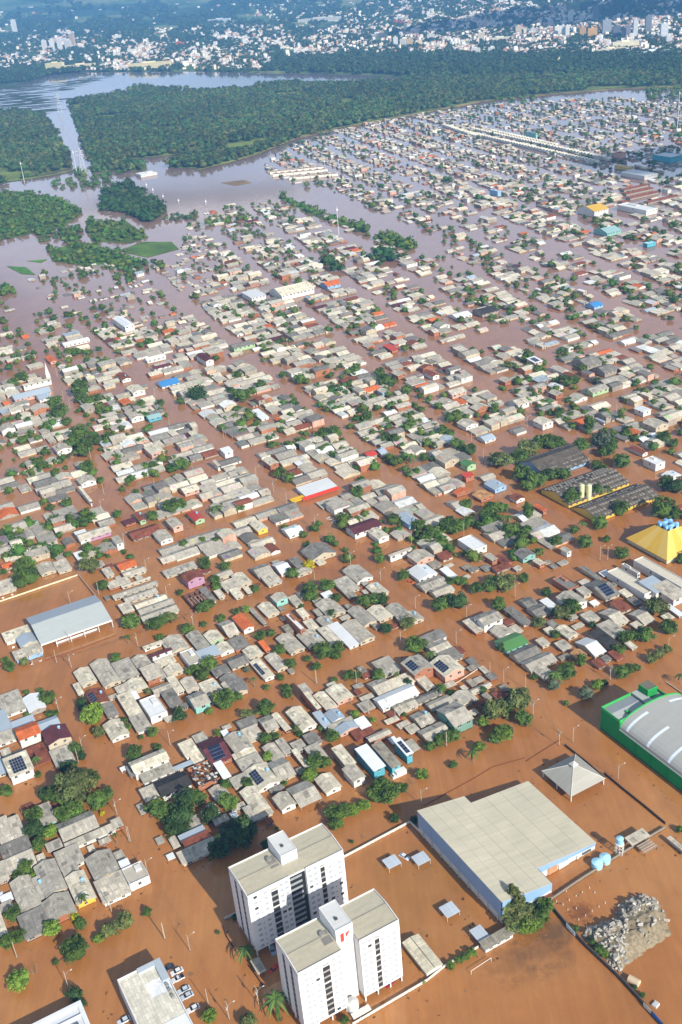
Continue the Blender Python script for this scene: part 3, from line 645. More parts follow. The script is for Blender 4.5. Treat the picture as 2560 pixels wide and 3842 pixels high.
# big warehouse
def warehouse():
    t = at_uv('warehouse', 'largest warehouse, pale ribbed roof with stepped outline and light blue upper walls', 'warehouse', 198, 150.2)
    occ_uv(196, 252, 148, 200)
    u_, v_ = 198, 150.2
    zf = lambda x: float(np.interp(x, [-2, 0, 22, 48], [11.3, 10.9, 6.5, 3.4]))
    OUT = [(0, 0), (21, 0), (21, 8), (47.7, 8), (47.7, 46), (21, 46), (21, 50.2), (0, 50.2)]
    wl, up = MB(), MB(); n = len(OUT)
    cc = (22., 25.)
    for i in range(n):
        p, q = OUT[i], OUT[(i+1) % n]
        hp, hq = min(3.9, zf(p[0])-.9), min(3.9, zf(q[0])-.9)
        e = .0
        wl.poly([(p[0], p[1], -2), (q[0], q[1], -2), (q[0], q[1], hq), (p[0], p[1], hp)], srgb('cfd0cc'))
        dx, dy = q[0]-p[0], q[1]-p[1]; L = math.hypot(dx, dy); nx, ny = dy/L*.25, -dx/L*.25
        up.poly([(p[0]+nx, p[1]+ny, hp-.2), (q[0]+nx, q[1]+ny, hq-.2), (q[0]+nx, q[1]+ny, zf(q[0])), (p[0]+nx, p[1]+ny, zf(p[0]))], srgb('86a8cc'))
    wl.build('lower_wall', MAT['wall'], t); up.build('upper_wall', MAT['metal'], t)
    rm = MB(); rc = srgb('c4bca4')
    k = 0
    xs = [0, 5.2, 10.5, 15.7, 21, 27.5, 34.2, 41, 47.7]
    for a, b in zip(xs[:-1], xs[1:]):
        y0, y1 = (-.3, 50.5) if b <= 21.1 else (7.7, 46.3)
        aa = a-.3 if a == 0 else a; bb = b+.3 if b == 47.7 else b
        rm.slab([(aa, y0, zf(aa)+.12), (bb, y0, zf(bb)+.12), (bb, y1, zf(bb)+.12), (aa, y1, zf(aa)+.12)], .14, jit(rc, .035), srgb('aab4bf')); k += 1
        if a: rm.box(a-.12, max(y0, 7.9) if a >= 20 else y0, zf(a)+.12, a+.12, min(y1, 46.1) if a >= 20 else y1, zf(a)+.19, jit(srgb('beb7a2'), .04))
    R = random.Random(4)
    for i in range(26):                                       # re-laid sheets
        x, y = R.choice(xs[:-1])+.2, R.uniform(9, 42); w_, l_ = 4.6, R.choice([1.0, 2.0])
        f2 = lambda a, b: zf(a)
        panel(rm, [(x, y), (x+w_, y), (x+w_, y+l_), (x, y+l_)], f2, jit(rc, .07, R), .135+.003*(i % 6))
    rm.build('roof', MAT['warehouse_roof'], t)
    for x0, x1, z0, z1, c, y, nm in ((26.0, 30.2, -.5, 3.4, 'b98a62', 8, 'rusty_door'), (30.8, 35.4, -.5, 2.7, 'd9d9d4', 8, 'sliding_door'), (41.6, 45.6, 1.0, 1.9, '55585a', 8, 'window'), (39.0, 39.9, -.5, 1.8, 'c2c0ba', 8, 'door'), (8, 16, 2.0, 2.9, '4a5052', 0, 'window')):
        q = MB(); q.box(x0, y-.32, z0, x1, y-.26, z1, srgb(c)); q.build(nm, MAT['wall'], t)
    for k in range(9):
        q = MB(); y = 2+k*5.6; q.box(-.45, y-.15, -2, -.02, y+.15, 3.6, srgb('c2c3c0')); q.build('pilaster', MAT['wall'], t)
MAT['warehouse_roof'] = col_mat('pale_ribbed_sheet', .6, .3, layers=(((.05, .6, .05), 4, [(.3, .88), (.7, 1.06)]), ((.06, .06, .06), 4, [(.3, .92), (.7, 1.05)])), bump=((1, 1, 1), .7, 'Y', .6))[0]
warehouse()

# open-sided sports shed with light grey two-slope roof
def sports_shed():
    u0, v0 = 452.4, 64.0; Wd, D = 36.6, 28.0; z = 4.4; rise = 3.0
    t = at_uv('sports_shed', 'long open-sided sports shed with smooth grey two-slope roof beside walled pitch', 'sports hall', u0, v0); occ_uv(u0-4, u0+D+2, v0-1, v0+Wd+2)
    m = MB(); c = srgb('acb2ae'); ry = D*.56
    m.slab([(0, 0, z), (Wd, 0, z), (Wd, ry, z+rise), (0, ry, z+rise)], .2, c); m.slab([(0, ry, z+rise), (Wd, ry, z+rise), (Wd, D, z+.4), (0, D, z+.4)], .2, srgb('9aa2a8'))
    m.build('roof', MAT['smooth'], t)
    m = MB(); m.box(0, -.16, z-.75, Wd, -.002, z+.03, srgb('dedcd2')); m.build('fascia', MAT['paint'], t)
    for x in (.2, 7.6, 14.8, 21.8, 29.2, Wd-.2):
        for y in (.2, D-.3):
            q = MB(); q.box(x-.18, y-.18, -2, x+.18, y+.18, z-.2, srgb('cbc9c0')); q.build('post', MAT['paint'], t)
    q = MB(); q.box(7.6, 2.6, -1, 29.2, 2.8, 1.0, srgb('d8dbe0')); q.build('perimeter_wall', MAT['paint'], t)
MAT['smooth'] = col_mat('smooth_sheet_roof', .45, .4, layers=(((.12, .5, .12), 3, [(.3, .95), (.7, 1.03)]),))[0]
sports_shed()

# green hall with arched roof
def green_hall():
    u0, v0 = 180.0, 244.5; t = at_uv('event_hall', 'green-walled hall with grey arched roof and white skylight bands', 'hall', u0, v0); occ_uv(150, 262, 240, 290)
    gr, gl = srgb('238a42'), srgb('3fa556')
    # front block (far end in the picture)
    y0, y1 = 244.0-u0, 255.0-u0; x1 = 27.0; z = 11.0
    m = MB(); m.box(0, y0, -2, x1, y1, z-.9, gr, srgb('8f9698'))
    for q in ((-.01, y0, .3, y1), (x1-.3, y0, x1, y1), (.3, y1-.3, x1-.3, y1), (.3, y0, x1-.3, y0+.3)): m.box(q[0], q[1], z-.899, q[2], q[3], z+.3, gl)
    m.build('front_block', MAT['wall'], t)
    m = MB(); m.slab([(.35, y0+.35, z-.7), (15.5, y0+.35, z-.7), (15.5, y0+5.6, z-.2), (.35, y0+5.6, z-.2)], .1, srgb('a9aca6')); m.slab([(.35, y0+5.6, z-.2), (15.5, y0+5.6, z-.2), (15.5, y1-.35, z-.8), (.35, y1-.35, z-.8)], .1, srgb('8b8f92'))
    m.slab([(16.2, y0+.35, z+.5), (20, y0+.35, z+.5), (20, y1-.35, z+.5), (16.2, y1-.35, z+.5)], .9, srgb('a9aca6')); m.build('flat_roof', MAT['smooth'], t)
    m = MB(); m.box(19.5, y0+4.8, z-.7, 24.8, y0+10.2, z+3.4, gr, srgb('6d6a5a')); m.box(19.5, y0+4.8, z+3.401, 24.8, y0+5.0, z+3.7, gl); m.box(19.5, y0+5.0, z+3.401, 19.7, y0+10.2, z+3.7, gl); m.build('lift_tower', MAT['wall'], t)
    m = MB(); m.box(6, y0+2.2, z-.5, 7.6, y0+3.4, z+.3, gl); m.build('vent', MAT['wall'], t)
    # vault
    n = 18; L0, L1 = -34.0, y0-.02; Wd = 34.0; hz, rise = 7.0, 6.4
    m = MB(); m.box(0, L0, -2, .35, L1, hz, gr); m.box(Wd-.35, L0, -2, Wd, L1, hz, gr)
    for k in range(11):
        y = L0+3+k*8.6; m.box(-.25, y-.2, -2, -.002, y+.2, hz-.3, srgb('1b8a36'))
    m.box(-.3, L0, hz-.3, -.003, L1, hz+.02, srgb('98a29a')); m.build('side_wall', MAT['wall'], t)
    arc = [(Wd/2-Wd/2*math.cos(math.pi*i/n), hz+rise*math.sin(math.pi*i/n)**.9) for i in range(n+1)]
    m = MB()
    for i in range(n):
        a, b = arc[i], arc[i+1]; m.slab([(a[0], L0, a[1]), (b[0], L0, b[1]), (b[0], L1, b[1]), (a[0], L1, a[1])], .12, jit(srgb('a8a79f'), .015))
    m.build('arched_roof', MAT['smooth'], t)
    for k in range(9):
        y = L1-4.5-k*11.2
        for rng_ in (range(1, 7), range(11, 17)):
            s = MB()
            for i in rng_:
                a, b = arc[i], arc[i+1]; s.poly([(a[0], y, a[1]+.08), (b[0], y, b[1]+.08), (b[0], y+1.3, b[1]+.08), (a[0], y+1.3, a[1]+.08)], srgb('dfe6ec'))
            s.build('skylight', MAT['paint'], t)
    m = MB(); m.poly([(p[0], L1+.0, p[1]) for p in arc][::-1], gl)
    for i in range(n):
        a, b = arc[i], arc[i+1]; m.slab([(a[0], L1-.25, a[1]+.5), (b[0], L1-.25, b[1]+.5), (b[0], L1+.2, b[1]+.5), (a[0], L1+.2, a[1]+.5)], .5, gl)
    m.build('gable_parapet', MAT['wall'], t)
green_hall()

# square pavilion with pyramid roof and lantern
def pavilion():
    c = W(237.5, 215.0); t = thing('pavilion', 'open pavilion with pale pyramid roof and small lantern on top', 'pavilion', c); occ_uv(227, 248, 204, 226)
    s, z, zt = 8.6, 3.0, 8.4; q = 1.1; cr = srgb('a5a296')
    m = MB(); k = 1-q/s; zq = z+(zt-z)*k
    for a in range(4):
        f = [lambda x, y: (x, y), lambda x, y: (-y, x), lambda x, y: (-x, -y), lambda x, y: (y, -x)][a]
        pts = [(*f(-s, -s), z), (*f(s, -s), z), (*f(q, -q), zq), (*f(-q, -q), zq)]; m.slab(pts, .15, cr)
        e = f(-s, -s); g = f(-q, -q); m.tube((e[0], e[1], z+.05), (g[0], g[1], zq+.05), .13, .1, srgb('d2d0c6'), 5)
    m.build('roof', MAT['warehouse_roof'], t)
    m = MB(); m.box(-1.0, -1.0, zq-.2, 1.0, 1.0, zq+.7, srgb('c9c8c0'))
    for a in range(4):
        f = [lambda x, y: (x, y), lambda x, y: (-y, x), lambda x, y: (-x, -y), lambda x, y: (y, -x)][a]
        m.poly([(*f(-1.4, -1.4), zq+.7), (*f(1.4, -1.4), zq+.7), (0, 0, zq+2.3)], srgb('c3c1b6'))
    m.build('lantern', MAT['paint'], t)
    for x in (-8.1, 8.1):
        for y in (-8.1, 0, 8.1):
            p = MB(); p.box(x-.18, y-.18, -2, x+.18, y+.18, z-.1, srgb('d5d0c2')); p.build('post', MAT['paint'], t)
pavilion()

# bottom-left store buildings
def store():
    t = at_uv('store', 'white-walled store with gridded pale roof beside the row of parked cars', 'store', 200, 31.7); occ_uv(190, 246, 28, 48)
    D, Wd, z = 43.7, 14.6, 6.6
    m = MB(); m.box(0, 0, -2, Wd, D, z-.6, srgb('d4d6d6')); 
    for q in ((0, 0, .3, D), (Wd-.3, 0, Wd, D), (.3, D-.3, Wd-.3, D)): m.box(q[0], q[1], z-.6, q[2], q[3], z+.4, srgb('dcdedd'))
    m.build('wall', MAT['paint'], t)
    rm = MB(); xm = 7.0
    for k in range(11):
        y0, y1 = 21+(k*2.05), 21+(k+1)*2.05
        rm.slab([(.31, y0, z-.35), (xm, y0, z-.05), (xm, y1, z-.05), (.31, y1, z-.35)], .15, jit(srgb('cfcabb'), .03)); rm.slab([(xm, y0, z-.05), (Wd-.31, y0, z-.35), (Wd-.31, y1, z-.35), (xm, y1, z-.05)], .15, jit(srgb('d2cebf'), .04) if not 4 < k < 8 else srgb('dfe2e4'))
    rm.box(xm-.2, 21, z-.04, xm+.2, 43.3, z+.06, srgb('dcd9cc')); rm.build('roof', MAT['roof_x'], t)
    m = MB(); m.box(Wd-2.4, D-9, z-.3, Wd-.01, D-.01, z+.9, srgb('a9b2b8')); m.box(6.6, D-2.0, z-.3, Wd-2.41, D-.01, z+.9, srgb('b3bbc0')); m.build('parapet', MAT['paint'], t)
    m = MB()
    for y in (27.5, 30.2, 32.4): m.box(Wd-2.1, y, z-.3, Wd-1.1, y+1.1, z+.7, srgb('8e8f8c'))
    m.build('air_conditioner', MAT['paint'], t)
    m = MB(); m.box(.3, 0, z-.58, Wd-.3, 20.9, z-.2, srgb('dfe0df')); m.build('front_canopy', MAT['paint'], t)
    t = at_uv('store', 'white flat-roofed store at bottom edge, cut by the frame, thick white parapets', 'store', 200, 2); occ_uv(190, 243, -30, 24)
    l = UV(G('a', 740, 1350, 5.2)); D = l[0]-200; x1 = l[1]-2; m = MB(); z = 5.2; x0 = -32
    m.box(x0, 0, -2, x1, D, z-.7, srgb('d3d5d6'))
    for q in ((x0, D-1.4, x1, D), (x1-1.4, 0, x1, D-1.4), (x0, D-5.2, x1-1.4, D-4.9)): m.box(q[0], q[1], z-.699, q[2], q[3], z, srgb('dadcdc'))
    m.build('wall', MAT['paint'], t); m = MB(); m.box(x1-7, D-11, z-.69, x1-3, D-7, z-.2, srgb('5e6468')); m.build('skylight', MAT['glass'], t)
store()

# carports and low sheds inside the tower compound
def carport(crop, x, y, w_, l_, h, label, col='b7c0c8', nm='carport'):
    c = G(crop, x, y, h); u, v = UV(c); t = thing(nm, label, nm, c, 0, ROT, 'metal carports in the tower car park'); occ_uv(u-l_/2, u+l_/2, v-w_/2, v+w_/2)
    m = MB()
    for k in range(4):
        x0 = -w_/2+w_*k/4; m.slab([(x0+.02, -l_/2, h), (x0+w_/4-.02, -l_/2, h), (x0+w_/4-.02, l_/2, h+.2), (x0+.02, l_/2, h+.2)], .1, jit(srgb(col), .04))
    m.build('roof', MAT['metal'], t)
    for sx in (-1, 1):
        for sy in (-1, 1):
            q = MB(); q.cyl(sx*(w_/2-.2), sy*(l_/2-.2), -2, h-.05, .07, .07, srgb('d6d6d0'), 6); q.build('post', MAT['paint'], t)
carport('2', 233, 408, 5.4, 4.9, 2.0, 'metal carport left of the half-sunk car in the tower compound')
carport('2', 367, 393, 5.4, 4.9, 2.0, 'metal carport between the half-sunk car and the warehouse wall')
carport('2', 498, 628, 5.4, 5.2, 2.0, 'metal carport standing alone in the middle of the compound')
carport('2', 640, 742, 4.6, 6.4, 2.0, 'metal carport against the gatehouse at the compound corner')
def long_shed():
    a, b = UV(G('2', 280, 780, 2.2)), UV(G('2', 470, 880, 2.2)); c = W((a[0]+b[0])/2, (a[1]+b[1])/2); w_, l_ = b[1]-a[1], a[0]-b[0]
    t = thing('shed', 'long cream shed with dark ridge line right of the front tower', 'shed', c); occ_uv(b[0], a[0], a[1], b[1])
    m = MB(); gable(m, -w_/2, w_/2, -l_/2, l_/2, 2.2, .7, 'a', srgb('c9c2ac')); m.box(-.1, -l_/2, 2.95, .1, l_/2, 3.0, srgb('5f5a50')); m.build('roof', MAT['roof_y'], t)
    m = MB(); i = .3; m.box(-w_/2+i, -l_/2+i, -2, w_/2-i, l_/2-i, 2.05, srgb('d6d2c6')); m.poly([(-w_/2+i, -l_/2+i, 2.05), (w_/2-i, -l_/2+i, 2.05), (0, -l_/2+i, 2.7)], srgb('e0dfda')); m.build('wall', MAT['wall'], t)
long_shed()
house('2', 632, 780, 800, 738, 's', 'x', 2.4, 'w', name='gatehouse', cat='gatehouse', label='weathered flat-roofed gatehouse with planks on its roof at the compound corner')
def tank_thing(crop, x, y, r, h, label, col, rimcol=None, name='water_tank', z0=0):
    t = thing(name, label, 'water tank', G(crop, x, y, 0), 0, ROT)
    m = MB(); m.cyl(0, 0, z0-1, z0+h, r, r*1.0, srgb(col), 20, False); m.build('tank_body', MAT['paint'], t, True)
    m = MB(); m.cyl(0, 0, z0+h, z0+h+r*.35, r*1.03, r*.12, srgb(rimcol or col), 20); m.build('lid', MAT['paint'], t)
    m = MB()
    for k in range(3): m.cyl(0, 0, z0+h*(.3+.25*k), z0+h*(.3+.25*k)+.07, r*1.015, r*1.015, jit(srgb(col), .1), 20)
    m.build('hoop', MAT['paint'], t)
    return t
tank_thing('r', 785, 615, 1.95, 2.3, 'light blue round tank, left one of the two standing at the yard wall', '9fd0e4', 'a8d8ea')
tank_thing('r', 857, 568, 1.95, 2.3, 'light blue round tank, right one of the two standing at the yard wall', '9fd0e4', 'a8d8ea')
tank_thing('2', 55, 1085, 1.95, 3.4, 'tall white water tank at the foot of the front tower', 'd6d6d2', 'c6c6c2')
def water_tower():
    t = thing('water_tower', 'small light blue tank on white lattice tower beside the yard wall', 'water tower', G('r', 988, 492, 0), 0, ROT); w_ = srgb('dcd9cf')
    m = MB()
    for k in range(8):
        a = k*math.pi/4; b = a+math.pi/4
        for z in (0, 1.6, 3.2, 4.8):
            m.tube((1.5*math.cos(a), 1.5*math.sin(a), z), (1.5*math.cos(b), 1.5*math.sin(b), z), .07, .07, w_, 4)
            if z < 4.8: m.tube((1.5*math.cos(a), 1.5*math.sin(a), z), (1.5*math.cos(b), 1.5*math.sin(b), z+1.6), .05, .05, w_, 4)
        m.tube((1.5*math.cos(a), 1.5*math.sin(a), -2), (1.5*math.cos(a), 1.5*math.sin(a), 4.8), .08, .08, w_, 4)
    m.build('lattice', MAT['paint'], t)
    m = MB(); m.cyl(0, 0, 4.7, 4.9, 1.6, 1.6, w_, 12); m.build('platform', MAT['paint'], t)
    m = MB(); m.cyl(0, 0, 4.9, 7.2, 1.15, 1.3, srgb('8fc6e0'), 16); m.cyl(0, 0, 7.2, 7.6, 1.35, .3, srgb('9fd0e4'), 16); m.build('tank', MAT['paint'], t)
water_tower()
house('r', 1035, 360, 1275, 330, 's', 'n', 2.4, 'n', 'O', name='canopy', cat='canopy', label='rust-streaked pale canopy over the yard wall right of the water tower')
def pergola():
    c = G('r', 1248, 430, 1.8); t = thing('pergola', 'slatted dark pergola in the water right of the rust-streaked canopy', 'pergola', c, 0, ROT)
    m = MB()
    for k in range(8): m.box(-3.1, -2.0+k*.55, 1.7, 3.1, -1.75+k*.55, 1.85, srgb('b5aa98') if k % 2 else srgb('8d8478'))
    m.build('slats', MAT['bark'], t)
    for sx in (-2.8, 2.8):
        q = MB(); q.box(sx-.1, -2, -2, sx+.1, 2.3, 1.69, srgb('5b5248')) if False else q.box(sx-.08, -1.9, -2, sx+.08, -1.7, 1.69, srgb('5b5248')); q.build('post', MAT['bark'], t)
        q = MB(); q.box(sx-.08, 1.7, -2, sx+.08, 1.9, 1.69, srgb('5b5248')); q.build('post', MAT['bark'], t)
pergola()
house('r', 1430, 350, 1620, 470, 'a', 'n', 2.2, 'c', name='house', label='grey gabled house at the right edge beside the yard wall corner')
house('r', 258, 865, 385, 880, 's', 'r', 2.2, 'w', name='lean_to', cat='lean-to', label='reddish tiled lean-to at the near corner of the big warehouse')
house('S', 930+10, 3610, 1000, 3640, 's', 'n', 2, 'n', 'O', name='lean_to', cat='lean-to', label='small grey canopy beside the palm left of the front tower')

# rubble mound with blocks of broken concrete
def rubble():
    R = np.random.default_rng(8); ring = [(650, 1225), (850, 1130), (960, 1100), (1000, 960), (1130, 890), (1215, 870), (1330, 930), (1420, 1060), (1445, 1180), (1470, 1240), (1280, 1375), (1050, 1530), (985, 1590), (880, 1480), (760, 1350)]
    P = np.array([G('r', x, y, 0) for x, y in ring]); c = P.mean(0); t = thing('rubble_heap', 'big heap of broken concrete slabs and grey sand rising from brown water', 'rubble heap', c, 0, 0)
    n = 54; lo, hi = P.min(0), P.max(0); gx, gy = np.meshgrid(np.linspace(lo[0]-.5, hi[0]+.5, n), np.linspace(lo[1]-.5, hi[1]+.5, n)); Q = np.stack([gx.ravel(), gy.ravel()], 1)
    ins = inpoly(Q, P); dist = np.full(len(Q), 1e9)
    for i in range(len(P)):
        a, b = P[i], P[(i+1) % len(P)]; ab = b-a; s = np.clip(((Q-a)@ab)/(ab@ab), 0, 1); dist = np.minimum(dist, np.linalg.norm(Q-(a+s[:, None]*ab), axis=1))
    sd_ = np.where(ins, dist, -dist)
    hgt = lambda q, s: np.where(s > -.6, np.minimum(3.4, s*.75)+.55*noise2(q[:, 0], q[:, 1], 1.1, 2)+.35*noise2(q[:, 0], q[:, 1], .5, 5)-.1, -1)
    Z = hgt(Q, sd_); Z = np.where(sd_ < -.3, -1.0, Z)
    V = np.concatenate([Q-c, Z[:, None]], 1); F = [[j*n+i, j*n+i+1, (j+1)*n+i+1, (j+1)*n+i] for j in range(n-1) for i in range(n-1)]
    me = np_mesh('sand', V, np.array(F), np.tile([srgb('8d8068')], (len(F), 1)), MAT['stone'], True); o = bpy.data.objects.new('sand_mound', me); COL.objects.link(o); o.parent = t
    idx = np.where(sd_ > -.2)[0]; mb = MB(); small = MB()
    far = G('r', 650, 1225); end = G('r', 1470, 1240)
    k = 0; tries = 0
    while k < 430 and tries < 6000:
        tries += 1; i = R.choice(idx); q = Q[i]+R.normal(scale=.3, size=2)
        X, Y = proj([[q[0], q[1], 1]]); X = (X[0]-1920)*2.45; Y = (Y[0]-3000)*2.45
        sandy = X > 1060 and Y > 1120-.3*(X-1060) 
        if sandy and R.random() > .07: continue
        s = R.uniform(.3, 1.05)*(1 if R.random() < .8 else 1.5); z = max(Z[i], 0)+s*.15; M3 = Matrix.Rotation(R.uniform(0, 6.28), 3, 'Z') @ Matrix.Rotation(R.uniform(-.7, .7), 3, 'X') @ Matrix.Rotation(R.uniform(-.5, .5), 3, 'Y')
        m5 = R.integers(5, 8); g = R.uniform(.75, 1.15); cc = tuple(x*g for x in srgb('b5aea0')); th = s*R.uniform(.2, .45)
        ang = np.sort(R.uniform(0, 6.28, m5)); top = [(s*math.cos(a)*R.uniform(.8, 1), s*.7*math.sin(a)*R.uniform(.8, 1)) for a in ang]
        up_ = [M3 @ Vector((x, y, th)) for x, y in top]; dn = [M3 @ Vector((x, y, -th)) for x, y in top]; base = Vector((q[0]-c[0], q[1]-c[1], z)); b = len(mb.v)
        mb.v += [tuple(base+p) for p in up_]+[tuple(base+p) for p in dn]; mb.f.append(tuple(range(b, b+m5))); mb.c.append(cc); mb.f.append(tuple(range(b+2*m5-1, b+m5-1, -1))); mb.c.append(cc)
        for e in range(m5): f = (e+1) % m5; mb.f.append((b+f, b+e, b+m5+e, b+m5+f)); mb.c.append(tuple(x*.95 for x in cc))
        k += 1
    o = mb.build('concrete_chunks', MAT['stone'], t); o['kind'] = 'stuff'
rubble()
def walls():
    def wall(pts, h, th, col, label, name='boundary_wall', cat='wall', crop='2', post=None, posts_name='post'):
        P = [G(crop, x, y, h) for x, y in pts]; t = thing(name, label, cat, P[0], 0, 0)
        m = MB(); q = MB(); k = 0
        for a, b in zip(P[:-1], P[1:]):
            a = a-P[0]; b = b-P[0]; d = (b-a)/np.linalg.norm(b-a); n = np.array([-d[1], d[0]])*th/2; b = b+d*th/2
            L = np.linalg.norm(b-a)
            m.slab([(*(a-n), h), (*(b-n), h), (*(b+n), h), (*(a+n), h)], h+1.5, srgb(col))
            if post:
                for s in np.arange(post/2, L, post):
                    p = a+d*s; e = .16; q.box(p[0]-e, p[1]-e, -1, p[0]+e, p[1]+e, h+.12, jit(srgb(col), .12)); k += 1
        m.build('wall', MAT['wall'], t)
        if k: q.build('pier_row', MAT['wall'], t)
    wall([(10, 382), (316, 220), (372, 275)], 1.3, .3, 'd9d2c4', 'white wall behind the rear tower running up to the warehouse')
    wall([(52, 1150), (395, 948), (480, 880), (630, 795)], 1.2, .3, 'd8d0c0', 'white wall in front of the twin towers and the long cream shed', post=6)
    wall([(965, 575), (1105, 480), (1330, 340), (1490, 245)], 1.3, .3, '8a8172', 'grey yard wall running from the warehouse corner past the round tanks', post=2.6)
    wall([(955, 590), (1040, 690), (1130, 790), (1290, 940), (1400, 1060), (1500, 1175)], 1.6, .3, '57534b', 'dark yard wall between the rubble heap and the open brown water', post=3)
    wall([(1210, -5), (1300, 70), (1400, 150), (1490, 225)], 1.2, .25, '5b4a3c', 'low brown wall along the wide street right of the pavilion', post=2.4)
    wall([(1028, 845), (1130, 925), (1215, 1000)], 1.2, .25, '5f4f40', 'low dark wall along the street behind the pavilion', crop='4', post=2.4)
    wall([(-5, 190), (355, 68)], 1.1, .3, 'd9cfae', 'cream painted wall along the far side of the walled pitch', crop='3')
    wall([(362, 68), (440, 165)], 1.6, .3, 'b39a86', 'plain wall at the right end of the walled pitch', crop='3')
    wall([(208, 462), (380, 405), (535, 345)], .25, .4, 'c99c74', 'barely surfacing low wall in front of the open sports shed', crop='3')
    wall([(480, 590), (545, 555), (628, 500)], .9, .2, 'c9b9a4', 'low garden wall in front of the peach house with solar panels', crop='4')
    wall([(850, 925), (960, 855), (1010, 825)], .25, .2, 'b58a66', 'thin fence line breaking the water behind the pavilion', name='fence', cat='fence', crop='4')
    wall([(380, 1130), (480, 1075), (600, 1010), (700, 950), (845, 910)], .22, .2, 'b78c68', 'thin fence line breaking the water behind the big warehouse', name='fence', cat='fence', crop='4')
    wall([(1030, 665), (1085, 640)], 1.2, .3, 'c4c0b8', 'short pale wall left of the rear tower', crop='1')
    wall([(1025, 700), (1045, 755), (1072, 795)], .7, .2, '3c3230', 'low dark fence curving left of the rear tower', name='fence', cat='fence', crop='1')
    wall([(1140, 880), (1175, 925), (1210, 975)], .7, .2, '3c3230', 'low dark fence left of the front tower by the palm', name='fence', cat='fence', crop='1')
    wall([(1495, 560), (1568, 610)], .8, .2, 'c9c4b8', 'pale garden wall at the right edge above the green hall', crop='4')
    wall([(1035, 690), (1075, 735)], 1.9, .12, 'c9d4dc', 'pale banner panel fixed on the dark yard wall', name='banner', cat='banner', crop='2')
    wall([(1390, 1055), (1425, 1090)], 1.9, .12, 'c3c2b4', 'washed-out banner panel on the yard wall near the bottom edge', name='banner', cat='banner', crop='2')
    wall([(1432, 1098), (1470, 1140)], 1.9, .12, '3a68b0', 'blue banner panel on the yard wall at the bottom edge', name='banner', cat='banner', crop='2')
walls()
# fuel drum lying, white box, goal frame
def misc():
    c = G('r', 1123, 1665, .8); t = thing('storage_tank', 'cream cylindrical tank lying on its side below the rubble heap', 'storage tank', c, 0, ROT)
    m = MB(); m.tube((-.6, 1.6, .7), (.6, -1.6, .7), 1.25, 1.25, srgb('c9b393'), 18); m.build('tank_body', MAT['paint'], t); m = MB(); m.tube((.6, -1.6, .7), (.66, -1.76, .7), 1.1, 1.1, srgb('d8c6a8'), 18); m.tube((.67, -1.77, .7), (.69, -1.8, .7), .25, .25, srgb('6b5c48'), 10); m.build('end_cap', MAT['paint'], t)
    c = G('r', 1325, 1880, .6); t = thing('crate', 'white plastic crate floating by the yard wall near the bottom edge', 'crate', c, 0, .7); m = MB(); m.box(-1, -.8, -.3, 1, .8, .7, srgb('dcdcd8')); m.box(-.85, -.65, .701, .85, .65, .76, srgb('bdbdb8')); m.build('box', MAT['paint'], t)
    a, b = G('2', 598, 910, 1.6), G('2', 690, 850, 1.6); t = thing('goal_frame', 'white football goal frame standing in open water below the gatehouse', 'goal', a, 0, 0); d = b-a; m = MB(); wc = srgb('e2ded4')
    m.tube((0, 0, 1.6), (d[0], d[1], 1.6), .08, .08, wc, 6); m.build('crossbar', MAT['paint'], t)
    for p in ((0, 0), d):
        m = MB(); m.tube((p[0], p[1], -2), (p[0], p[1], 1.6), .08, .08, wc, 6); m.build('goalpost', MAT['paint'], t)
    a, b = G('2', 52, 1118, 1.2), G('2', 132, 1075, 1.2); c = (a+b)/2; t = thing('bin_shelter', 'long white lidded bin shelter inside the wall of the front tower', 'bin shelter', c, 0, ROT); L = np.linalg.norm(b-a)
    m = MB(); m.box(-L/2, -.9, -1, L/2, .9, .9, srgb('d8d5cc')); m.slab([(-L/2-.1, -1, 1.0), (L/2+.1, -1, 1.0), (L/2+.1, 1, 1.3), (-L/2-.1, 1, 1.3)], .12, srgb('cbc9c0')); m.build('box', MAT['wall'], t)
    # unfinished roofless house
    a, b = G('3', 845, 172, 1.5), G('3', 960, 190, 1.5); c = (a+b)/2; t = thing('unfinished_house', 'roofless unfinished house with dark inner walls beside the pink house', 'house', c, 0, ROT); w_, l_ = (b-a)@B, -(b-a)@A; m = MB(); bc = srgb('6b4a3c'); e = .2
    for k in range(4): y = -l_/2+l_*k/3; m.box(-w_/2, y-e/2, -2, w_/2, y+e/2, 2.6, bc)
    for k in range(4): x = -w_/2+w_*k/3; m.box(x-e/2, -l_/2, -2, x+e/2, l_/2, 2.59, srgb('7d5a48'))
    m.build('wall', MAT['wall'], t); m = MB()
    for k in range(5): x = -w_/2+w_*(k+.3)/5; m.box(x-.1, -l_/2, 2.6, x+.1, l_/2*.2, 2.8, srgb('c2b59c'))
    m.build('beam', MAT['bark'], t); OCC.append((UV(c)[0]-l_/2, UV(c)[0]+l_/2, UV(c)[1]-w_/2, UV(c)[1]+w_/2))
    # survey stakes around the sunken pits
    base = None
    for x, y in ((503, 845), (650, 855), (593, 890), (530, 930), (473, 970), (414, 945), (517, 1015), (860, 955), (803, 990), (740, 1030), (680, 1070), (617, 1110), (715, 815), (765, 860), (595, 1005)):
        p = G('r', x, y, 0)
        if base is None:
            m = MB(); m.tube((0, 0, -1.5), (0, 0, .75), .13, .12, srgb('e0dccf'), 6); base = m.build('stake', MAT['paint']); base.location = (p[0], p[1], 0)
            tag(base, 'white stake of the ring of stakes around the dark pits left of the rubble', 'stake', 'white stakes around the pits')
        else:
            o = link_copy(base); o.location = (p[0], p[1], 0); o.scale = (1, 1, HR.uniform(.8, 1.15))
misc()

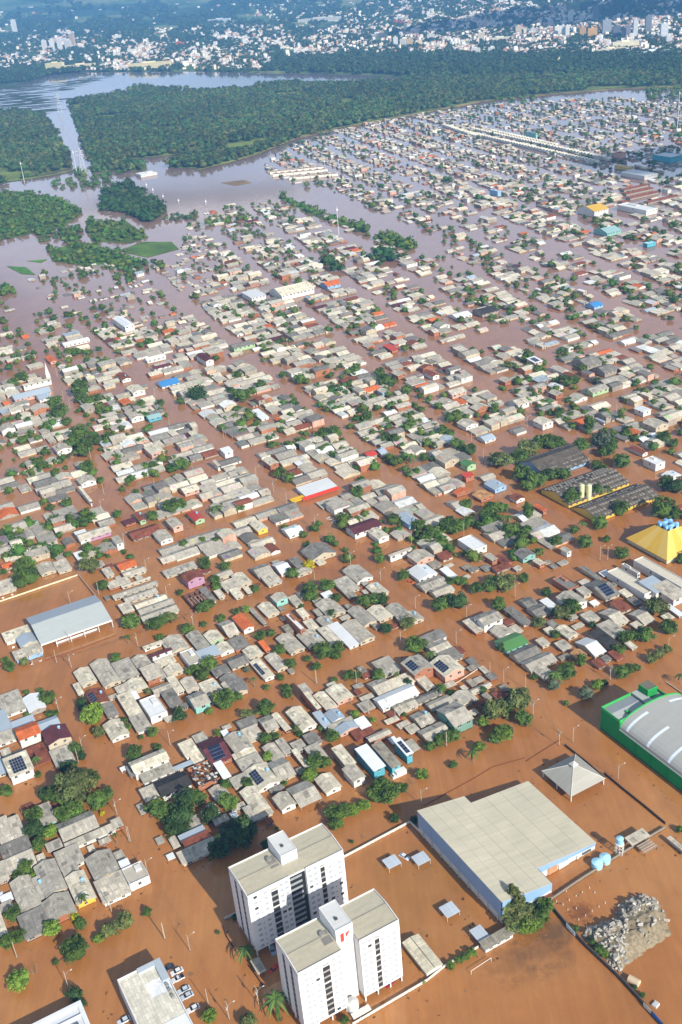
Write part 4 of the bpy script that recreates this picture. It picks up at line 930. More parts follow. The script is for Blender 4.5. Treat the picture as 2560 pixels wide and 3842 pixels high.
# beige flat-roofed complex at the right edge
for a in ('1222 58 1445 140 f l 4 w', '1345 5 1610 112 f l 4.6 w'):
    s = a.split(); house('4', *map(float, s[:4]), s[4], s[5], float(s[6]), s[7], name='commercial_building', cat='commercial building', label={'1222': 'beige flat-roofed commercial building with white parapets, nearer of the joined pair', '1345': 'long beige flat-roofed commercial building with white parapets, farther of the joined pair'}[s[0]])
house('4', 1365, 107, 1515, 127, 's', 'b', 4.7, 'w', name='shed', cat='shed', label='grey-blue sheet roof between the beige flat-roofed commercial buildings')
house('4', 1425, 128, 1600, 158, 's', 'n', 4.2, 'w', name='commercial_building', cat='commercial building', label='grey-roofed low wing in front of the beige flat-roofed commercial buildings')
house('4', 1292, 22, 1372, 62, 'f', 'l', 3.6, 'w', name='commercial_building', cat='commercial building', label='small pale flat-roofed wing at the left end of the beige commercial buildings')
# turquoise shop building
house('d', 517, 825, 806, 962, 's', 'w', 5, 'T', name='shop', cat='shop', label='turquoise two-storey shop with white ribbed roof, left part facing the parked van')
house('d', 670, 790, 952, 945, 's', 'x', 4.4, 'T', name='shop', cat='shop', label='turquoise building with weathered flat slab roof, middle one of the row')
house('d', 868, 745, 1062, 842, 's', 'w', 5.2, 'T', 'S', name='shop', cat='shop', label='turquoise two-storey building with solar panels at the street corner')
# ---------------- landmarks further off ----------------
def far_b(crop, xl, yl, xr, yr, ax, rc, h, wc, name, cat, label, fl='', rise=None): return house(crop, xl, yl, xr, yr, ax, rc, h, wc, fl, name, cat, label, rise)
M2 = '''6 915 658 1330 625 b q 2.6 y school_block|school|long dark-roofed school block with yellow eaves behind the two silos
6 1067 738 1465 685 b q 2.6 y school_block|school|nearest long dark-roofed school block with yellow and white walls
6 805 528 1150 525 b q 2.4 b school_block|school|dark-roofed school block with pale skylight panels among the trees
5 1360 655 1553 642 s w 2.4 w shop|shop|low white-roofed shop with red band and yellow canopy at the street
5 100 175 238 150 b n 5 w church|church|pale church nave with grey roof beside a white spire
5 48 225 238 205 b b 3.4 a hall|hall|long grey-blue roofed hall in front of the church
5 160 225 238 232 b b 3 w annex|annex|small grey-blue annex right of the long hall by the church
7 515 850 620 880 a w 6 w gate_hall|hall|white hall with a tall open doorway standing clear in the water
7 1235 720 1447 712 b l 5.5 w factory|factory|long white factory with dark-edged roof in the middle of town
7 1110 735 1225 742 s w 5 w workshop|workshop|white roofless-looking workshop left of the long factory
7 1470 690 1568 690 b o 4 b shop|shop|orange-roofed shop with light blue walls right of the long factory
7 280 965 415 950 b w 2.4 w warehouse|warehouse|narrow white-roofed warehouse at the left, angled to the street
5 660 55 765 45 b w 3 w warehouse|warehouse|white-walled low warehouse left of the maroon-roofed house
7 1050 975 1175 965 b d 4 g shop|shop|shop roof covered in dark solar panels, its front pale green
6 1058 65 1203 72 b d 4 n warehouse|warehouse|dark-roofed warehouse, rear one of two on the right
6 1152 100 1272 105 b d 4 n warehouse|warehouse|dark-roofed warehouse, nearer one of two on the right
8 1255 395 1342 400 s y 4 y gym|sports hall|bright yellow low hall in front of the white office block far right
8 1285 425 1458 430 f w 5 w office|office building|white flat-roofed office block beside the bright yellow hall
8 1085 588 1232 590 b y 7 w gym|sports hall|golden-roofed sports hall behind the grey round trees
8 1270 575 1455 590 f w 6 w school|school|white flat-roofed school with courtyard right of the golden roof
8 1433 345 1575 345 f w 8 T mall|shop|teal flat-roofed building at the far right edge
8 683 505 735 510 f w 7 b tank_house|house|light blue cubic house in the middle distance
8 1120 1030 1208 1032 b B 3 b hall|hall|small hall with bright blue roof alone in the water
8 600 1060 727 1058 b k 3.4 n shed|warehouse|dark-roofed shed right of a white striped roof
8 490 1080 605 1078 b w 2.4 w shed|warehouse|white striped metal roof left of the dark-roofed shed
8 1158 690 1290 690 b t 4 t hall|hall|pale turquoise hall with flat grey roofs right of centre
8 1388 750 1448 745 f w 4 T house|house|turquoise flat-roofed house far right in the water
8 850 240 903 245 f g 9 t apartment_block|apartment building|pale mint block standing tall among far houses
8 1250 335 1310 335 f r 7 a apartment_block|apartment building|salmon flat-topped block far right before the yellow hall
7 625 185 722 180 f w 4 w pump_house|pump house|long white pumping station alone at the river edge
8 200 1230 268 1215 b R 3 R1 shed|house|bright red-roofed house at mid-left of town'''.replace(' R1 ', ' k ')
for ln in M2.split('\n'):
    a, cat, lb = ln.split('|'); s = a.split(); o_ = far_b(s[0], *map(float, s[1:5]), s[5], s[6], float(s[7]), s[8], s[9], cat, lb)
    if s[6] == 'q':                                           # rows of raised ventilators along the school roofs
        u0_, u1_, v0_, v1_ = OCC[-1]; l_, w_ = u1_-u0_, v1_-v0_; rs = l_/2*.3; q = MB(); RR = random.Random(3)
        for i in range(int(w_/2.1)):
            for j in range(int(l_/3.4)):
                if RR.random() < .85:
                    x, y = -w_/2+1+i*2.1, -l_/2+1+j*3.4; z = float(s[7])+rs*(1-abs(y+1)/(l_/2)); q.box(x, y, z-.3, x+1.5, y+1.5, z+.22, jit(srgb('8d8578'), .12))
        q.build('roof_ventilators', MAT['wall'], o_)['kind'] = 'stuff'
        if s[2] == '528':
            for x, y in ((-3, -1), (5, 2)):
                q = MB(); q.box(x, y, 3.6, x+8, y+2, 4.9, srgb('b9cfe0')); q.build('skylight', MAT['paint'], o_)
M3 = '''5 530 130 605 145 a r 3 w;5 520 60 610 70 a g 2 c;5 900 40 985 60 a m 5 w;5 695 95 790 85 b m 3 w;5 715 165 830 165 b B 2 w;5 590 325 665 320 a n 3.6 w;5 665 320 745 320 b t 3 T;5 860 770 945 790 a R 3 g;5 610 770 675 795 a r 3.2 g;5 562 805 630 805 s m 2 k;5 345 865 515 850 b n 3 p;5 205 50 268 65 a o 2.4 a
5 0 1000 62 1010 b o 2;5 1350 1040 1440 1030 a n 2;5 1205 520 1285 535 a l 4.4 k;5 580 190 670 200 a l 4 w;5 545 250 610 255 a o 2.4 k;5 660 465 760 480 a l 4.4 a;5 1010 475 1075 480 s w 4.4 w;5 975 530 1015 545 s n 4.4 w;5 360 650 425 710 s l 4 w;5 240 460 335 465 a n 4 w;5 350 610 445 615 a n 3.4 w;5 340 860 420 880 s w 3 w
5 760 800 845 820 a n 4 a;5 820 650 920 655 b l 3 a;5 1290 840 1400 850 b w 2.4 w;5 1145 815 1235 835 a l 3 y;5 700 860 800 880 a n 3 w;5 580 855 745 850 b r 1.6 n;5 1150 300 1240 325 s w 2 w;5 1380 940 1550 945 a d 2.6 c;6 18 830 190 820 b m 4 w;6 535 890 670 915 f w 4 w
6 120 850 225 870 a l 3.4 w;6 215 960 330 930 s n 4 w;6 300 960 432 965 a n 3.6 a;6 255 780 365 800 a b 4 b;6 655 630 765 640 a b 3 b;6 510 670 600 660 a o 2.4 k;6 600 680 705 685 a O 2.4 k;6 545 535 625 540 a G 4 g;6 550 590 615 590 s R 4 k;6 95 490 170 495 b R 3 n;6 148 475 220 490 b b 3 n;6 880 730 950 750 a o 3.4 k
6 770 690 850 695 a r 2.4 w;6 1320 465 1415 485 a r 2.6 w;6 1390 520 1490 530 f w 4.6 w;6 1470 590 1568 590 a w 2 w;6 880 340 980 345 a l 4.4 w;6 765 250 870 255 b n 4 w;6 530 350 635 355 a n 3.4 w;6 1005 930 1065 940 a n 3.4 w;6 700 970 790 990 a r 2.2 k;6 655 960 725 975 a n 3.4 k;6 790 950 900 955 a d 3 t
6 880 985 942 995 a l 3 k;6 1110 195 1235 190 b g 3.6 g;6 950 210 1025 215 a n 3.6 k;6 370 115 455 130 a r 3.6 w;6 358 95 425 90 a r 3.6 k;6 190 0 265 12 s R 3 k;6 435 960 520 965 s r 2;6 470 205 580 205 b n 3.6 a;6 228 120 305 125 a n 3.4 k;6 720 150 790 155 a n 3.4 k;6 850 60 930 65 s w 4 c S;6 1345 285 1430 290 a w 4 w
6 1385 350 1510 355 a n 4.4 c;6 590 280 685 275 a n 3.4 k;6 960 98 1050 110 a n 3 w;6 1010 120 1105 140 a r 2.4 w;6 620 415 715 420 b b 2.2 w;6 690 1020 790 1010 s r 2 n;6 162 200 225 205 a n 3.4 b;6 1165 330 1220 345 a b 2.6 w'''
for ln in M3.split('\n'):
    for e in ln.split(';'):
        s = e.split(); house(s[0], *map(float, s[1:5]), s[5], s[6], float(s[7]) if len(s) > 7 else 2, s[8] if len(s) > 8 else 'c', s[9] if len(s) > 9 else '')
for (x, y), L, lb in (((1290, 503), 42, 'farthest of the low rusty-roofed factory rows at far right'), ((1300, 522), 46, 'second farthest of the low rusty-roofed factory rows at far right'), ((1318, 541), 48, 'second nearest of the low rusty-roofed factory rows at far right'), ((1400, 560), 50, 'nearest of the low rusty-roofed factory rows at far right')):
    house_at(G('8', x, y, 3)+B*L/2, L, 9, 'b', 'r', 2.6, 'n', '', 'factory', 'factory', lb)
def yellow_tent():
    a, b = G('6', 1340, 868, 3), G('6', 1498, 985, 3); L = float((a-b)@A); c = b+A*L/2+B*L/2; u, v = UV(c)
    t = thing('exhibition_hall', 'big yellow four-sided tent roof with blue barrels on its crown', 'hall', c, 0, ROT); occ_uv(u-L/2-1, u+L/2+1, v-L/2-1, v+L/2+1)
    s = L/2; q = s*.3; zt = 3+s*.62; m = MB(); yc = srgb('d2a83e')
    for k in range(4):
        f = [lambda x, y: (x, y), lambda x, y: (-y, x), lambda x, y: (-x, -y), lambda x, y: (y, -x)][k]
        for j in range(4):
            e0, e1 = -s+2*s*j/4, -s+2*s*(j+1)/4; g0, g1 = -q+2*q*j/4, -q+2*q*(j+1)/4
            m.slab([(*f(e0, -s), 3), (*f(e1, -s), 3), (*f(g1, -q), zt), (*f(g0, -q), zt)], .2, jit(yc if (j+k) % 2 else srgb('d4b259'), .03))
    m.build('roof', MAT['smooth'], t)
    m = MB(); m.box(-s+.8, -s+.8, -2, s-.8, s-.8, 2.9, srgb('c9c0a0')); m.build('wall', MAT['wall'], t)
    for p, r in (((-q, -q*.5), (q, -q*.5)), ((-q, q*.5), (q, q*.5)), ((-q*.5, -q), (-q*.5, q)), ((q*.5, -q), (q*.5, q))):
        k = MB(); k.tube((*p, zt+.6), (*r, zt+.6), q*.24, q*.24, srgb('7fb0d2'), 14); k.build('crown_barrel', MAT['paint'], t)
yellow_tent()
for x, lb in ((1105, 'left one of the two tall pale yellow silos'), (1138, 'right one of the two tall pale yellow silos')):
    t = thing('silo', lb+' by the school', 'silo', G('6', x, 712, 0), 0, ROT)
    m = MB(); m.cyl(0, 0, -2, 10.5, 1.5, 1.5, srgb('d6d3a2'), 16); m.build('silo_body', MAT['paint'], t); m = MB(); m.cyl(0, 0, 10.5, 11.2, 1.6, .9, srgb('c5c49a'), 16); m.build('silo_cap', MAT['paint'], t)
def spire():
    t = thing('church_spire', 'slender white church spire pointing up beside the pale nave', 'church spire', G('5', 228, 170, 0), 0, ROT); m = MB(); m.box(-1.6, -1.6, -2, 1.6, 1.6, 8, srgb('dad6ca')); m.build('shaft', MAT['wall'], t); m = MB(); m.cyl(0, 0, 8, 18, 1.7, .1, srgb('dedad0'), 4); m.build('spire_tip', MAT['wall'], t)
spire()
def canopy_y():
    t = thing('canopy', 'bright yellow canopy in front of the low shop with the red band', 'canopy', G('5', 1385, 692, 1.6), 0, ROT); m = MB(); m.slab([(-7.5, -3.4, 1.7), (7, -3.4, 1.7), (7, 1.6, 1.9), (-7.5, 1.6, 1.9)], .3, srgb('e0b010')); m.build('roof', MAT['paint'], t); m = MB(); m.box(-5, -2, -2, -4.7, -1.7, 1.65, CREAM); m.box(3, -2, -2, 3.3, -1.7, 1.65, CREAM); m.build('post', MAT['paint'], t)
    t = thing('shop_sign', 'long red fascia sign along the low white-roofed shop', 'sign', G('5', 1478, 676, 1.6), 0, ROT); m = MB(); m.box(-13, -.5, .9, 12, .2, 3.0, srgb('c93a26')); m.build('panel', MAT['paint'], t)
canopy_y()
# terraces of identical white row houses, far right
ROWS = [('8', 560, 235, 1190, 378), ('8', 600, 222, 1235, 362), ('8', 690, 232, 1000, 300), ('8', 470, 205, 640, 262)]
for k, (c, x0, y0, x1, y1) in enumerate(ROWS):
    a, b = G(c, x0, y0, 3), G(c, x1, y1, 3); d = b-a; L = float(np.linalg.norm(d)); an = math.atan2(d[1], d[0])
    t = thing('terrace', ['nearest long terrace of small white row houses far right', 'long terrace of small white row houses just behind the nearest one', 'short terrace of white row houses in the middle of the far terraces', 'leftmost short terrace of pale row houses near the levee'][k], 'row houses', a, 0, an, 'far terraces of row houses')
    n = int(L/9); m = MB(); r = MB(); R = random.Random(k)
    for i in range(n):
        x = i*9+.4; c_ = jit(srgb('e4dfd2'), .06, R); m.box(x, -3.2, -2, x+7.6, 3.2, 3.2, c_); gable(r, x-.4, x+8.59, -3.5, 3.5, 3.2, 1.9, 'a', jit(srgb('d2cab6'), .16, R), R=R)
    m.build('wall', MAT['wall'], t); r.build('roof', MAT['paint'], t)
for k, (x0, y0, x1, y1) in enumerate([(1255, 190, 1520, 165), (1240, 180, 1510, 152), (1330, 205, 1560, 185)]):
    a, b = G('7', x0, y0, 3), G('7', x1, y1, 3); d = b-a; L = float(np.linalg.norm(d))
    t = thing('terrace', ['row of pale apartment gables near the levee tip, middle row', 'row of pale apartment gables near the levee tip, farthest row', 'row of pale apartment gables near the levee tip, nearest row'][k], 'row houses', a, 0, math.atan2(d[1], d[0]), 'pale rows near the levee tip')
    m = MB(); r = MB(); R = random.Random(k+9); n = int(L/10.6)
    for i in range(n):
        x = i*10.6; m.box(x, -4, -2, x+10, 4, 4, jit(srgb('e4dccb'), .08, R)); gable(r, x-.3, x+10.3, -4.4, 4.4, 4, 1.6, 'a', jit(srgb('c0a890'), .15, R), R=R)
    m.build('wall', MAT['wall'], t); r.build('roof', MAT['paint'], t)
# ---------------- trees one can tell apart ----------------
CROPS['s'] = (400, 3560, 4.3556)
TREES = []
GN = {'m': 'mid green', 'd': 'dark green', 'l': 'fresh light green', 'o': 'olive green', 'y': 'bright yellow', 'g': 'grey-green'}
KN = {'round': 'round', 'wide': 'wide spreading', 'tall': 'tall'}
def tree(crop, x, y, r, g='m', kd='round'):
    k = CROPS[crop][2]; zc = 3.0
    for _ in range(3):
        c = G(crop, x, y, zc); depth = float(np.array([c[0], c[1], zc-CAMH])@_f); R_ = r/k*depth/FPX; zc = max(.8, R_*.75 if kd != 'tall' else R_*1.1)
    if kd == 'palm':
        zc = 5.0; c = G(crop, x, y, zc); t = thing('palm_tree', None, 'palm tree', c, zc, HR.uniform(0, 6))
        for me, nm in zip(PALM, ('fronds', 'trunk')):
            o = bpy.data.objects.new(nm, me); COL.objects.link(o); o.parent = t; o.scale = (R_*1.25,)*3 if nm == 'fronds' else (2.2, 2.2, 1.6)
        TREES.append(dict(o=t, c=c, look='palm tree')); return
    if kd == 'bare':
        t = thing('bare_tree', None, 'bare tree', c, 0, 0); o = bpy.data.objects.new('branches', BARE); COL.objects.link(o); o.parent = t; o.scale = (R_, R_, R_*1.4); TREES.append(dict(o=t, c=c, look='leafless pale tree')); return
    small = R_ < 1.7
    t = thing('shrub' if small else 'tree', None, 'shrub' if small else 'tree', c, zc, HR.uniform(0, 6))
    o = bpy.data.objects.new('crown', HR.choice(CROWN[g, kd])); COL.objects.link(o); o.parent = t; s = R_*1.0
    o.scale = (s, s*HR.uniform(.9, 1.08), s*HR.uniform(.9, 1.1)); 
    o = bpy.data.objects.new('trunk', TRUNK); COL.objects.link(o); o.parent = t; o.scale = (R_, R_, max(R_*.8, (zc+1)/2.2))
    TREES.append(dict(o=t, c=c, look=GN[g]+' '+KN[kd]+' '+('shrub' if small else 'tree')))
def trees(crop, text):
    for e in text.replace('\n', ';').split(';'):
        s = e.split()
        if s:
            g_, k_ = 'm', 'round'
            for q in s[3:]:
                if q in GREENS: g_ = q
                else: k_ = {'w': 'wide', 't': 'tall', 'p': 'palm', 'b': 'bare'}[q]
            tree(crop, float(s[0]), float(s[1]), float(s[2]), g_, k_)
trees('a', '''230 140 75;160 215 50;300 215 42 l;130 560 75;70 815 75;175 770 65;475 690 80 l;690 590 40 l;745 655 52;690 830 75;690 900 115;905 790 48 l;1000 710 85 o;1140 630 90 o;1350 545 45;175 1170 95 l w;690 1300 80 d;755 1380 45 d;515 1005 30 m;755 400 50 l p;310 1080 60 m b''')
trees('b', '''240 90 30;440 150 72;370 80 35;455 290 35;510 290 35;250 300 32 l;750 180 50 d;760 230 42 d;860 295 110 l;910 455 55 o;1140 350 42;1170 415 38;1400 460 55;1235 665 82;60 1005 62;700 610 60;755 680 42 d;600 780 60 d;670 755 50 d;690 920 185 o w;540 1010 120 m;820 900 95;610 1080 90 m;900 1095 88;985 1030 72;420 1030 75 d;590 1215 88;700 1165 80;310 1235 85;300 1350 90 d;360 1370 70 d;470 1370 62 l;350 1490 72;355 850 32;1300 505 26;325 700 45 o p;940 1205 25 y;1055 1395 30 m p''')
trees('c', '''685 165 100;810 130 52;280 300 78 d;555 265 36 l;900 290 58 o;1060 240 86;1265 55 50;1270 110 42;1080 45 28;635 465 36 l;1065 510 62;1160 495 38;1090 685 52 l;1350 430 44 o;1385 475 36;1520 740 66;1475 850 74 l;1240 930 28;700 945 55;900 930 56;550 745 42;110 1165 118 m w;330 1080 110 d;450 1060 80;300 1220 120 d;180 1260 70 d;560 1210 100 d;730 1100 90;210 1350 85 d;300 1330 70 d;850 1400 140 d;790 1330 80 d;700 1365 62 g;940 1340 62 d;640 1530 115 d;1070 1490 45 d;75 600 40''')
trees('d', '''165 50 50;325 175 33;465 130 56;540 130 45;735 135 62;1005 200 46 d;1310 240 52 l p;520 490 44 l;305 690 62;160 920 80;245 930 62;100 1045 72 l;750 1160 105;830 1210 110;720 1230 85;960 1165 50;1140 1045 60 l;340 1410 85;420 1380 75;500 1370 65 l;600 1325 60 l;350 1490 70;1210 785 52;1290 730 60;1360 700 58;1430 690 58 m;1430 955 38;890 1450 32 d;470 370 40 o b;685 545 32 l;230 275 16;900 115 30 m p;965 490 26;1400 290 34 d;1065 1465 35 d;210 625 30;1040 1110 34 o b''')
trees('4', '''705 690 62 o;820 640 56 o;790 625 30 d;840 730 42;765 680 30;650 748 28 l;740 800 42 l;710 820 30;760 790 30;650 600 20 d;520 790 24;635 860 28 l;605 885 28 m p;515 940 20;335 395 42;375 385 25;410 430 30 m p;460 590 22 l;300 565 18;110 190 36;160 180 30;190 185 30 d;285 72 30;455 205 38;500 185 35;540 190 44 d;620 130 32;680 125 32;700 95 30;760 105 46 o;840 85 26;725 205 33;205 315 28 d;305 290 32 o;1060 215 42;1010 245 45 o;910 288 30 o;985 345 22;735 405 20 m t;1105 465 30 m t;1040 515 42;985 525 36 m p;975 575 32 g;1280 415 28;1300 355 32;1340 350 26;1400 345 40;1505 312 42;1450 210 52 o w;1125 612 34 g;1180 575 26 l;1290 520 34;1320 505 26;1360 495 20;1430 452 28 o;1465 430 24 o;1500 410 22 o;945 150 26 d;540 95 24;560 100 22;500 100 22;1155 300 18 d;780 250 18;885 540 16;1215 565 18 d;1560 530 22 m p;1050 490 24;1035 660 14''')
trees('2', '''850 700 44 l;800 705 36;900 665 30;880 695 38 l;900 690 30 l;935 615 40;925 660 36 m;600 825 22 l;570 845 20;540 860 20;505 885 22 l;880 610 24;890 580 20;1080 715 16;1190 815 26;1155 775 20;1215 835 18 l;1385 1020 14;1350 985 12;245 210 24 d;335 215 18 d;100 290 14 m b;50 315 10;380 960 10 l;1555 260 18;15 1135 22''')
trees('1', '''1125 810 45 m p;1265 1035 60 l p;965 1115 36 l;1140 1140 40 o;340 660 22 y;370 695 26 m;1225 330 22 d;1080 665 14;1270 255 10 l;1005 735 10''')
trees('3', '''115 30 48;130 75 50;95 95 42;15 55 18;410 25 42 o;470 118 28;480 108 18;600 285 40;710 295 38;745 280 30;785 262 28 o;945 25 28;940 5 24;990 95 26;995 125 24;935 220 34;965 205 24;828 150 18;1015 270 22;935 297 16;862 320 28;735 358 20;532 455 28;585 350 16 l p;1130 228 20 l;1085 240 18;1420 25 26 y;1345 62 30;1425 130 36;1430 165 32;1500 118 34;1545 175 25;1525 248 24;1195 350 26;1245 338 20;1285 415 28;1175 135 22;1035 30 26;965 480 40;930 530 30;900 500 26;870 515 22;1335 478 28;1415 455 18;1455 490 20;1488 420 42;1555 405 30;1545 440 22;1290 540 20;1225 588 14;45 495 28;25 465 20;110 468 22 o;1165 545 16 g p;1385 213 14;680 605 16 o;1135 505 16 g''')
trees('5', '''370 195 42;375 235 30;410 250 26;450 240 24;365 395 42;345 440 40;380 470 44;420 430 30;445 430 28;505 415 30;270 300 40;250 255 34;305 345 24;100 140 30;190 548 24;255 578 24;400 555 32;840 540 34;710 545 20;905 220 42 d;830 250 20;1110 225 40;1065 205 22;1380 150 28;1285 580 30;1330 605 26;790 735 38;825 725 30;1180 360 22;995 735 30 l p;1105 740 24;1490 400 32;1540 400 30;1250 452 20;1335 450 20;700 780 26;310 720 26;245 795 24;232 740 22;60 165 24;1090 290 20;495 290 24;645 265 22;735 262 22;1200 175 24;1160 205 22;995 895 20;930 890 18;1090 130 22;1300 130 20;105 430 24;460 615 18;540 770 22''')
trees('6', '''860 468 52 o;820 510 40;960 440 42;1000 440 34;920 440 36;740 520 48 o w;710 515 34 o;1195 430 50 g;1240 450 34;1105 455 36;1220 480 34;830 585 42;900 612 44;860 640 34;960 590 36;1020 585 36;1060 692 44;1495 630 40;1540 640 44 d;1290 528 38;1480 745 54;1530 770 36;1280 745 40;1180 660 32;1225 660 20;535 448 34;595 475 28;560 470 22;860 760 34 t;690 745 38;665 785 34;700 790 30;590 805 28;555 820 34;520 835 34;480 830 38;430 860 38;400 870 30;380 880 24;460 910 34;500 805 30;75 672 32;1120 900 34;1290 950 34;1190 812 36;1175 545 26;1200 560 22;1140 362 30 t;705 290 22;300 200 25;180 120 25;205 155 36;240 160 22;990 895 28;1000 300 26;1480 420 32;1530 445 24;180 975 26;120 320 28;470 390 28;500 400 22;320 500 28 m p;380 510 22;245 425 28;200 420 26;740 740 30;1315 400 22;1040 160 30;1075 155 26;905 105 24;770 85 24 o;1190 805 26;1110 810 20 m p;920 930 18 m p;770 780 22 m p;740 780 22 m p;1435 870 10;1090 840 8;1220 885 18;1070 845 20;580 725 26''')
def tall_tree():
    c = G('2', 790, 715, 0); t = thing('tree', 'tallest near tree, ragged olive crown at the near corner of the big warehouse', 'tree', c, 0, 0)
    for x, y, z, r, rz in ((793, 545, 10.5, 2.0, 3.2), (808, 590, 8.5, 3.0, 3.2), (775, 612, 6.8, 3.0, 3.0), (838, 628, 6.2, 3.2, 2.8), (790, 655, 4.6, 3.6, 2.8), (850, 675, 3.4, 3.2, 2.4), (800, 700, 2.4, 3.2, 2.0)):
        p = G('2', x, y, z)-c; o = bpy.data.objects.new('crown', CROWN['o', 'round'][0]); COL.objects.link(o); o.parent = t; o.location = (p[0], p[1], z); o.scale = (r, r, rz); o.rotation_euler = (0, 0, x)
    m = MB(); q = G('2', 795, 560, 9.0)-c; m.tube((0, 0, -2), (q[0]*.9, q[1]*.9, 10), .35, .1, srgb('7a6a54'), 7); m.build('trunk', MAT['bark'], t)
tall_tree()
# ---------------- poles, lines and cars ----------------
POLES = []
def make_pole(lamp=True, cross=False, h=8.0):
    t = thing('utility_pole' if cross else 'street_lamp', None, 'utility pole' if cross else 'street lamp', (0, 0)); c = srgb('b3a998')
    m = MB(); m.tube((0, 0, -1.5), (0, 0, h), .15, .1, c, 6); m.build('pole_shaft', MAT['wall'], t)
    if lamp:
        m = MB(); m.tube((0, 0, h-2.2), (1.0, -.3, h-.6), .045, .04, c, 4); m.tube((1.0, -.3, h-.6), (2.2, -.7, h-.1), .04, .035, c, 4); a = m.build('lamp_arm', MAT['paint'], t)
        m = MB(); m.box(1.95, -.85, h-.16, 2.55, -.6, h, srgb('d0d2d2')); m.build('lamp_head', MAT['paint'], a)
    if cross:
        m = MB(); m.box(-.1, -1.2, h-.5, .1, 1.2, h-.3, c); m.box(-.1, -.9, h-1.4, .1, .9, h-1.2, c); m.box(-.5, -.35, h-2.9, -.15, .35, h-2.0, srgb('a8a8a2')); m.build('crossarm', MAT['wall'], t)
    return t
PROTO = {}
def pole(crop, x, y, kind='l', h=8.0):
    p = G(crop, x, y, 0); key = (kind, h)
    if key not in PROTO:
        t = make_pole(kind in 'lb', kind in 'cb', h); PROTO[key] = t; t.location = (p[0], p[1], 0); t.rotation_euler = (0, 0, ROT)
    else: t = copy_thing(PROTO[key], p, 0, ROT+HR.choice([0, 0, .2]))
    POLES.append(dict(o=t, c=p, look='utility pole with crossarms' if kind in 'cb' else ('plain pale pole' if kind == 'p' else 'street lamp with curved arm')))
PT = {'a': '1363 205;1520 795 p;160 970 p;630 1240;1030 545 p', '1': '875 820;1190 1065 b;1055 1135 b;758 765 p;595 318 p;960 1070 p', 'b': '545 275 b;765 640;1080 1225 b;1203 1470 p;1568 585;725 740 p', 'd': '172 215 p;537 218;893 555;1132 1325;650 500 p;820 440 p;1365 790 p',
      '4': '748 568;530 390;343 228;183 100 b;578 272;275 390;685 535 p;1066 840;1273 1012;1003 855 c;883 715 b;1237 555 c;1503 420;800 175;848 595 p;1525 230 p;485 860 p', '3': '770 175;890 305 b;635 400 c;330 500 b;263 478 p;155 490 p;1455 572 p;1448 100 p;675 55;325 205;320 385 p;457 165 p',
      '5': '480 685 p;885 565;1260 675 b;1320 730 p;1450 840 b;780 365 p;295 250 p;325 290;265 145;420 520 p;575 920;1030 425 p;1120 368 p;715 665 p;470 765;505 860;1095 235 p;1180 610;1325 20 p;715 240;1345 310 p;1430 235 p', '6': '655 530 p;600 440 p;945 385 p;325 910 b;45 1010 b;1190 985;855 375 b;145 350 p;690 270 p;1225 985;565 880 p;1180 230;410 80 p;330 40 p;590 190;1425 395 p;1265 310 p'}
for c_, tx in PT.items():
    for e in tx.split(';'):
        s = e.split(); pole(c_, float(s[0]), float(s[1]), s[2] if len(s) > 2 else 'l', 8.0 if c_ in 'ab13d4' else 9.0)
# far masts
def mast(crop, x, y, h, r, lattice, name, label, cat):
    p = G(crop, x, y, 0); t = thing(name, label, cat, p, 0, ROT); m = MB(); c = srgb('c8c8c4')
    if lattice:
        n = 7
        for k in range(n):
            z0, z1 = h*k/n, h*(k+1)/n; a, b = r*(1-k/n*.85), r*(1-(k+1)/n*.85)
            for i in range(4):
                s, s2 = [(1, 1), (-1, 1), (-1, -1), (1, -1)][i], [(1, 1), (-1, 1), (-1, -1), (1, -1)][(i+1) % 4]
                m.tube((s[0]*a, s[1]*a, z0), (s[0]*b, s[1]*b, z1), .25, .25, c, 4); m.tube((s[0]*a, s[1]*a, z0), (s2[0]*b, s2[1]*b, z1), .15, .15, c, 3)
        m.build('lattice', MAT['paint'], t); m = MB()
        for z in (h*.72, h*.86): m.box(-r*1.5, -.2, z, r*1.5, .2, z+.5, c)
        m.build('crossarm', MAT['paint'], t)
    else:
        m.tube((0, 0, -1), (0, 0, h), r, r*.5, c, 6); m.build('mast_shaft', MAT['paint'], t); m = MB(); m.box(-.8, -.8, h-5, .8, .8, h-3, srgb('e6e6e4')); m.build('antenna', MAT['paint'], t)
mast('7', 1558, 470, 34, .45, False, 'radio_mast', 'tall thin radio mast standing alone above the middle of town', 'mast')
mast('7', 385, 190, 44, 5, True, 'power_pylon', 'lattice power pylon at the mouth of the cleared strip', 'pylon')
mast('7', 355, 190, 40, .8, False, 'power_pole', 'slim power pole left of the lattice pylon', 'pole')
mast('7', 113, 225, 34, .6, False, 'power_pole', 'slim pole leaning over the left forest edge', 'pole')
mast('9', 278, 520, 46, 5, True, 'power_pylon', 'lattice power pylon halfway up the cleared strip', 'pylon')
mast('8', 1545, 230, 60, .7, False, 'radio_mast', 'tall radio mast far right near the levee', 'mast')
for k, (x, y) in enumerate([(705, 275), (752, 305), (823, 325), (675, 252), (948, 330)]):
    p = G('7', x, y, 0); mast('7', x, y, 9, .35, False, 'channel_marker', None, 'pole'); o = [q for q in COL.objects if q.name.startswith('channel_marker')][-1]; o['group'] = 'poles standing in the open lagoon'; o['label'] = 'white pole standing in the open lagoon near the pumping station'
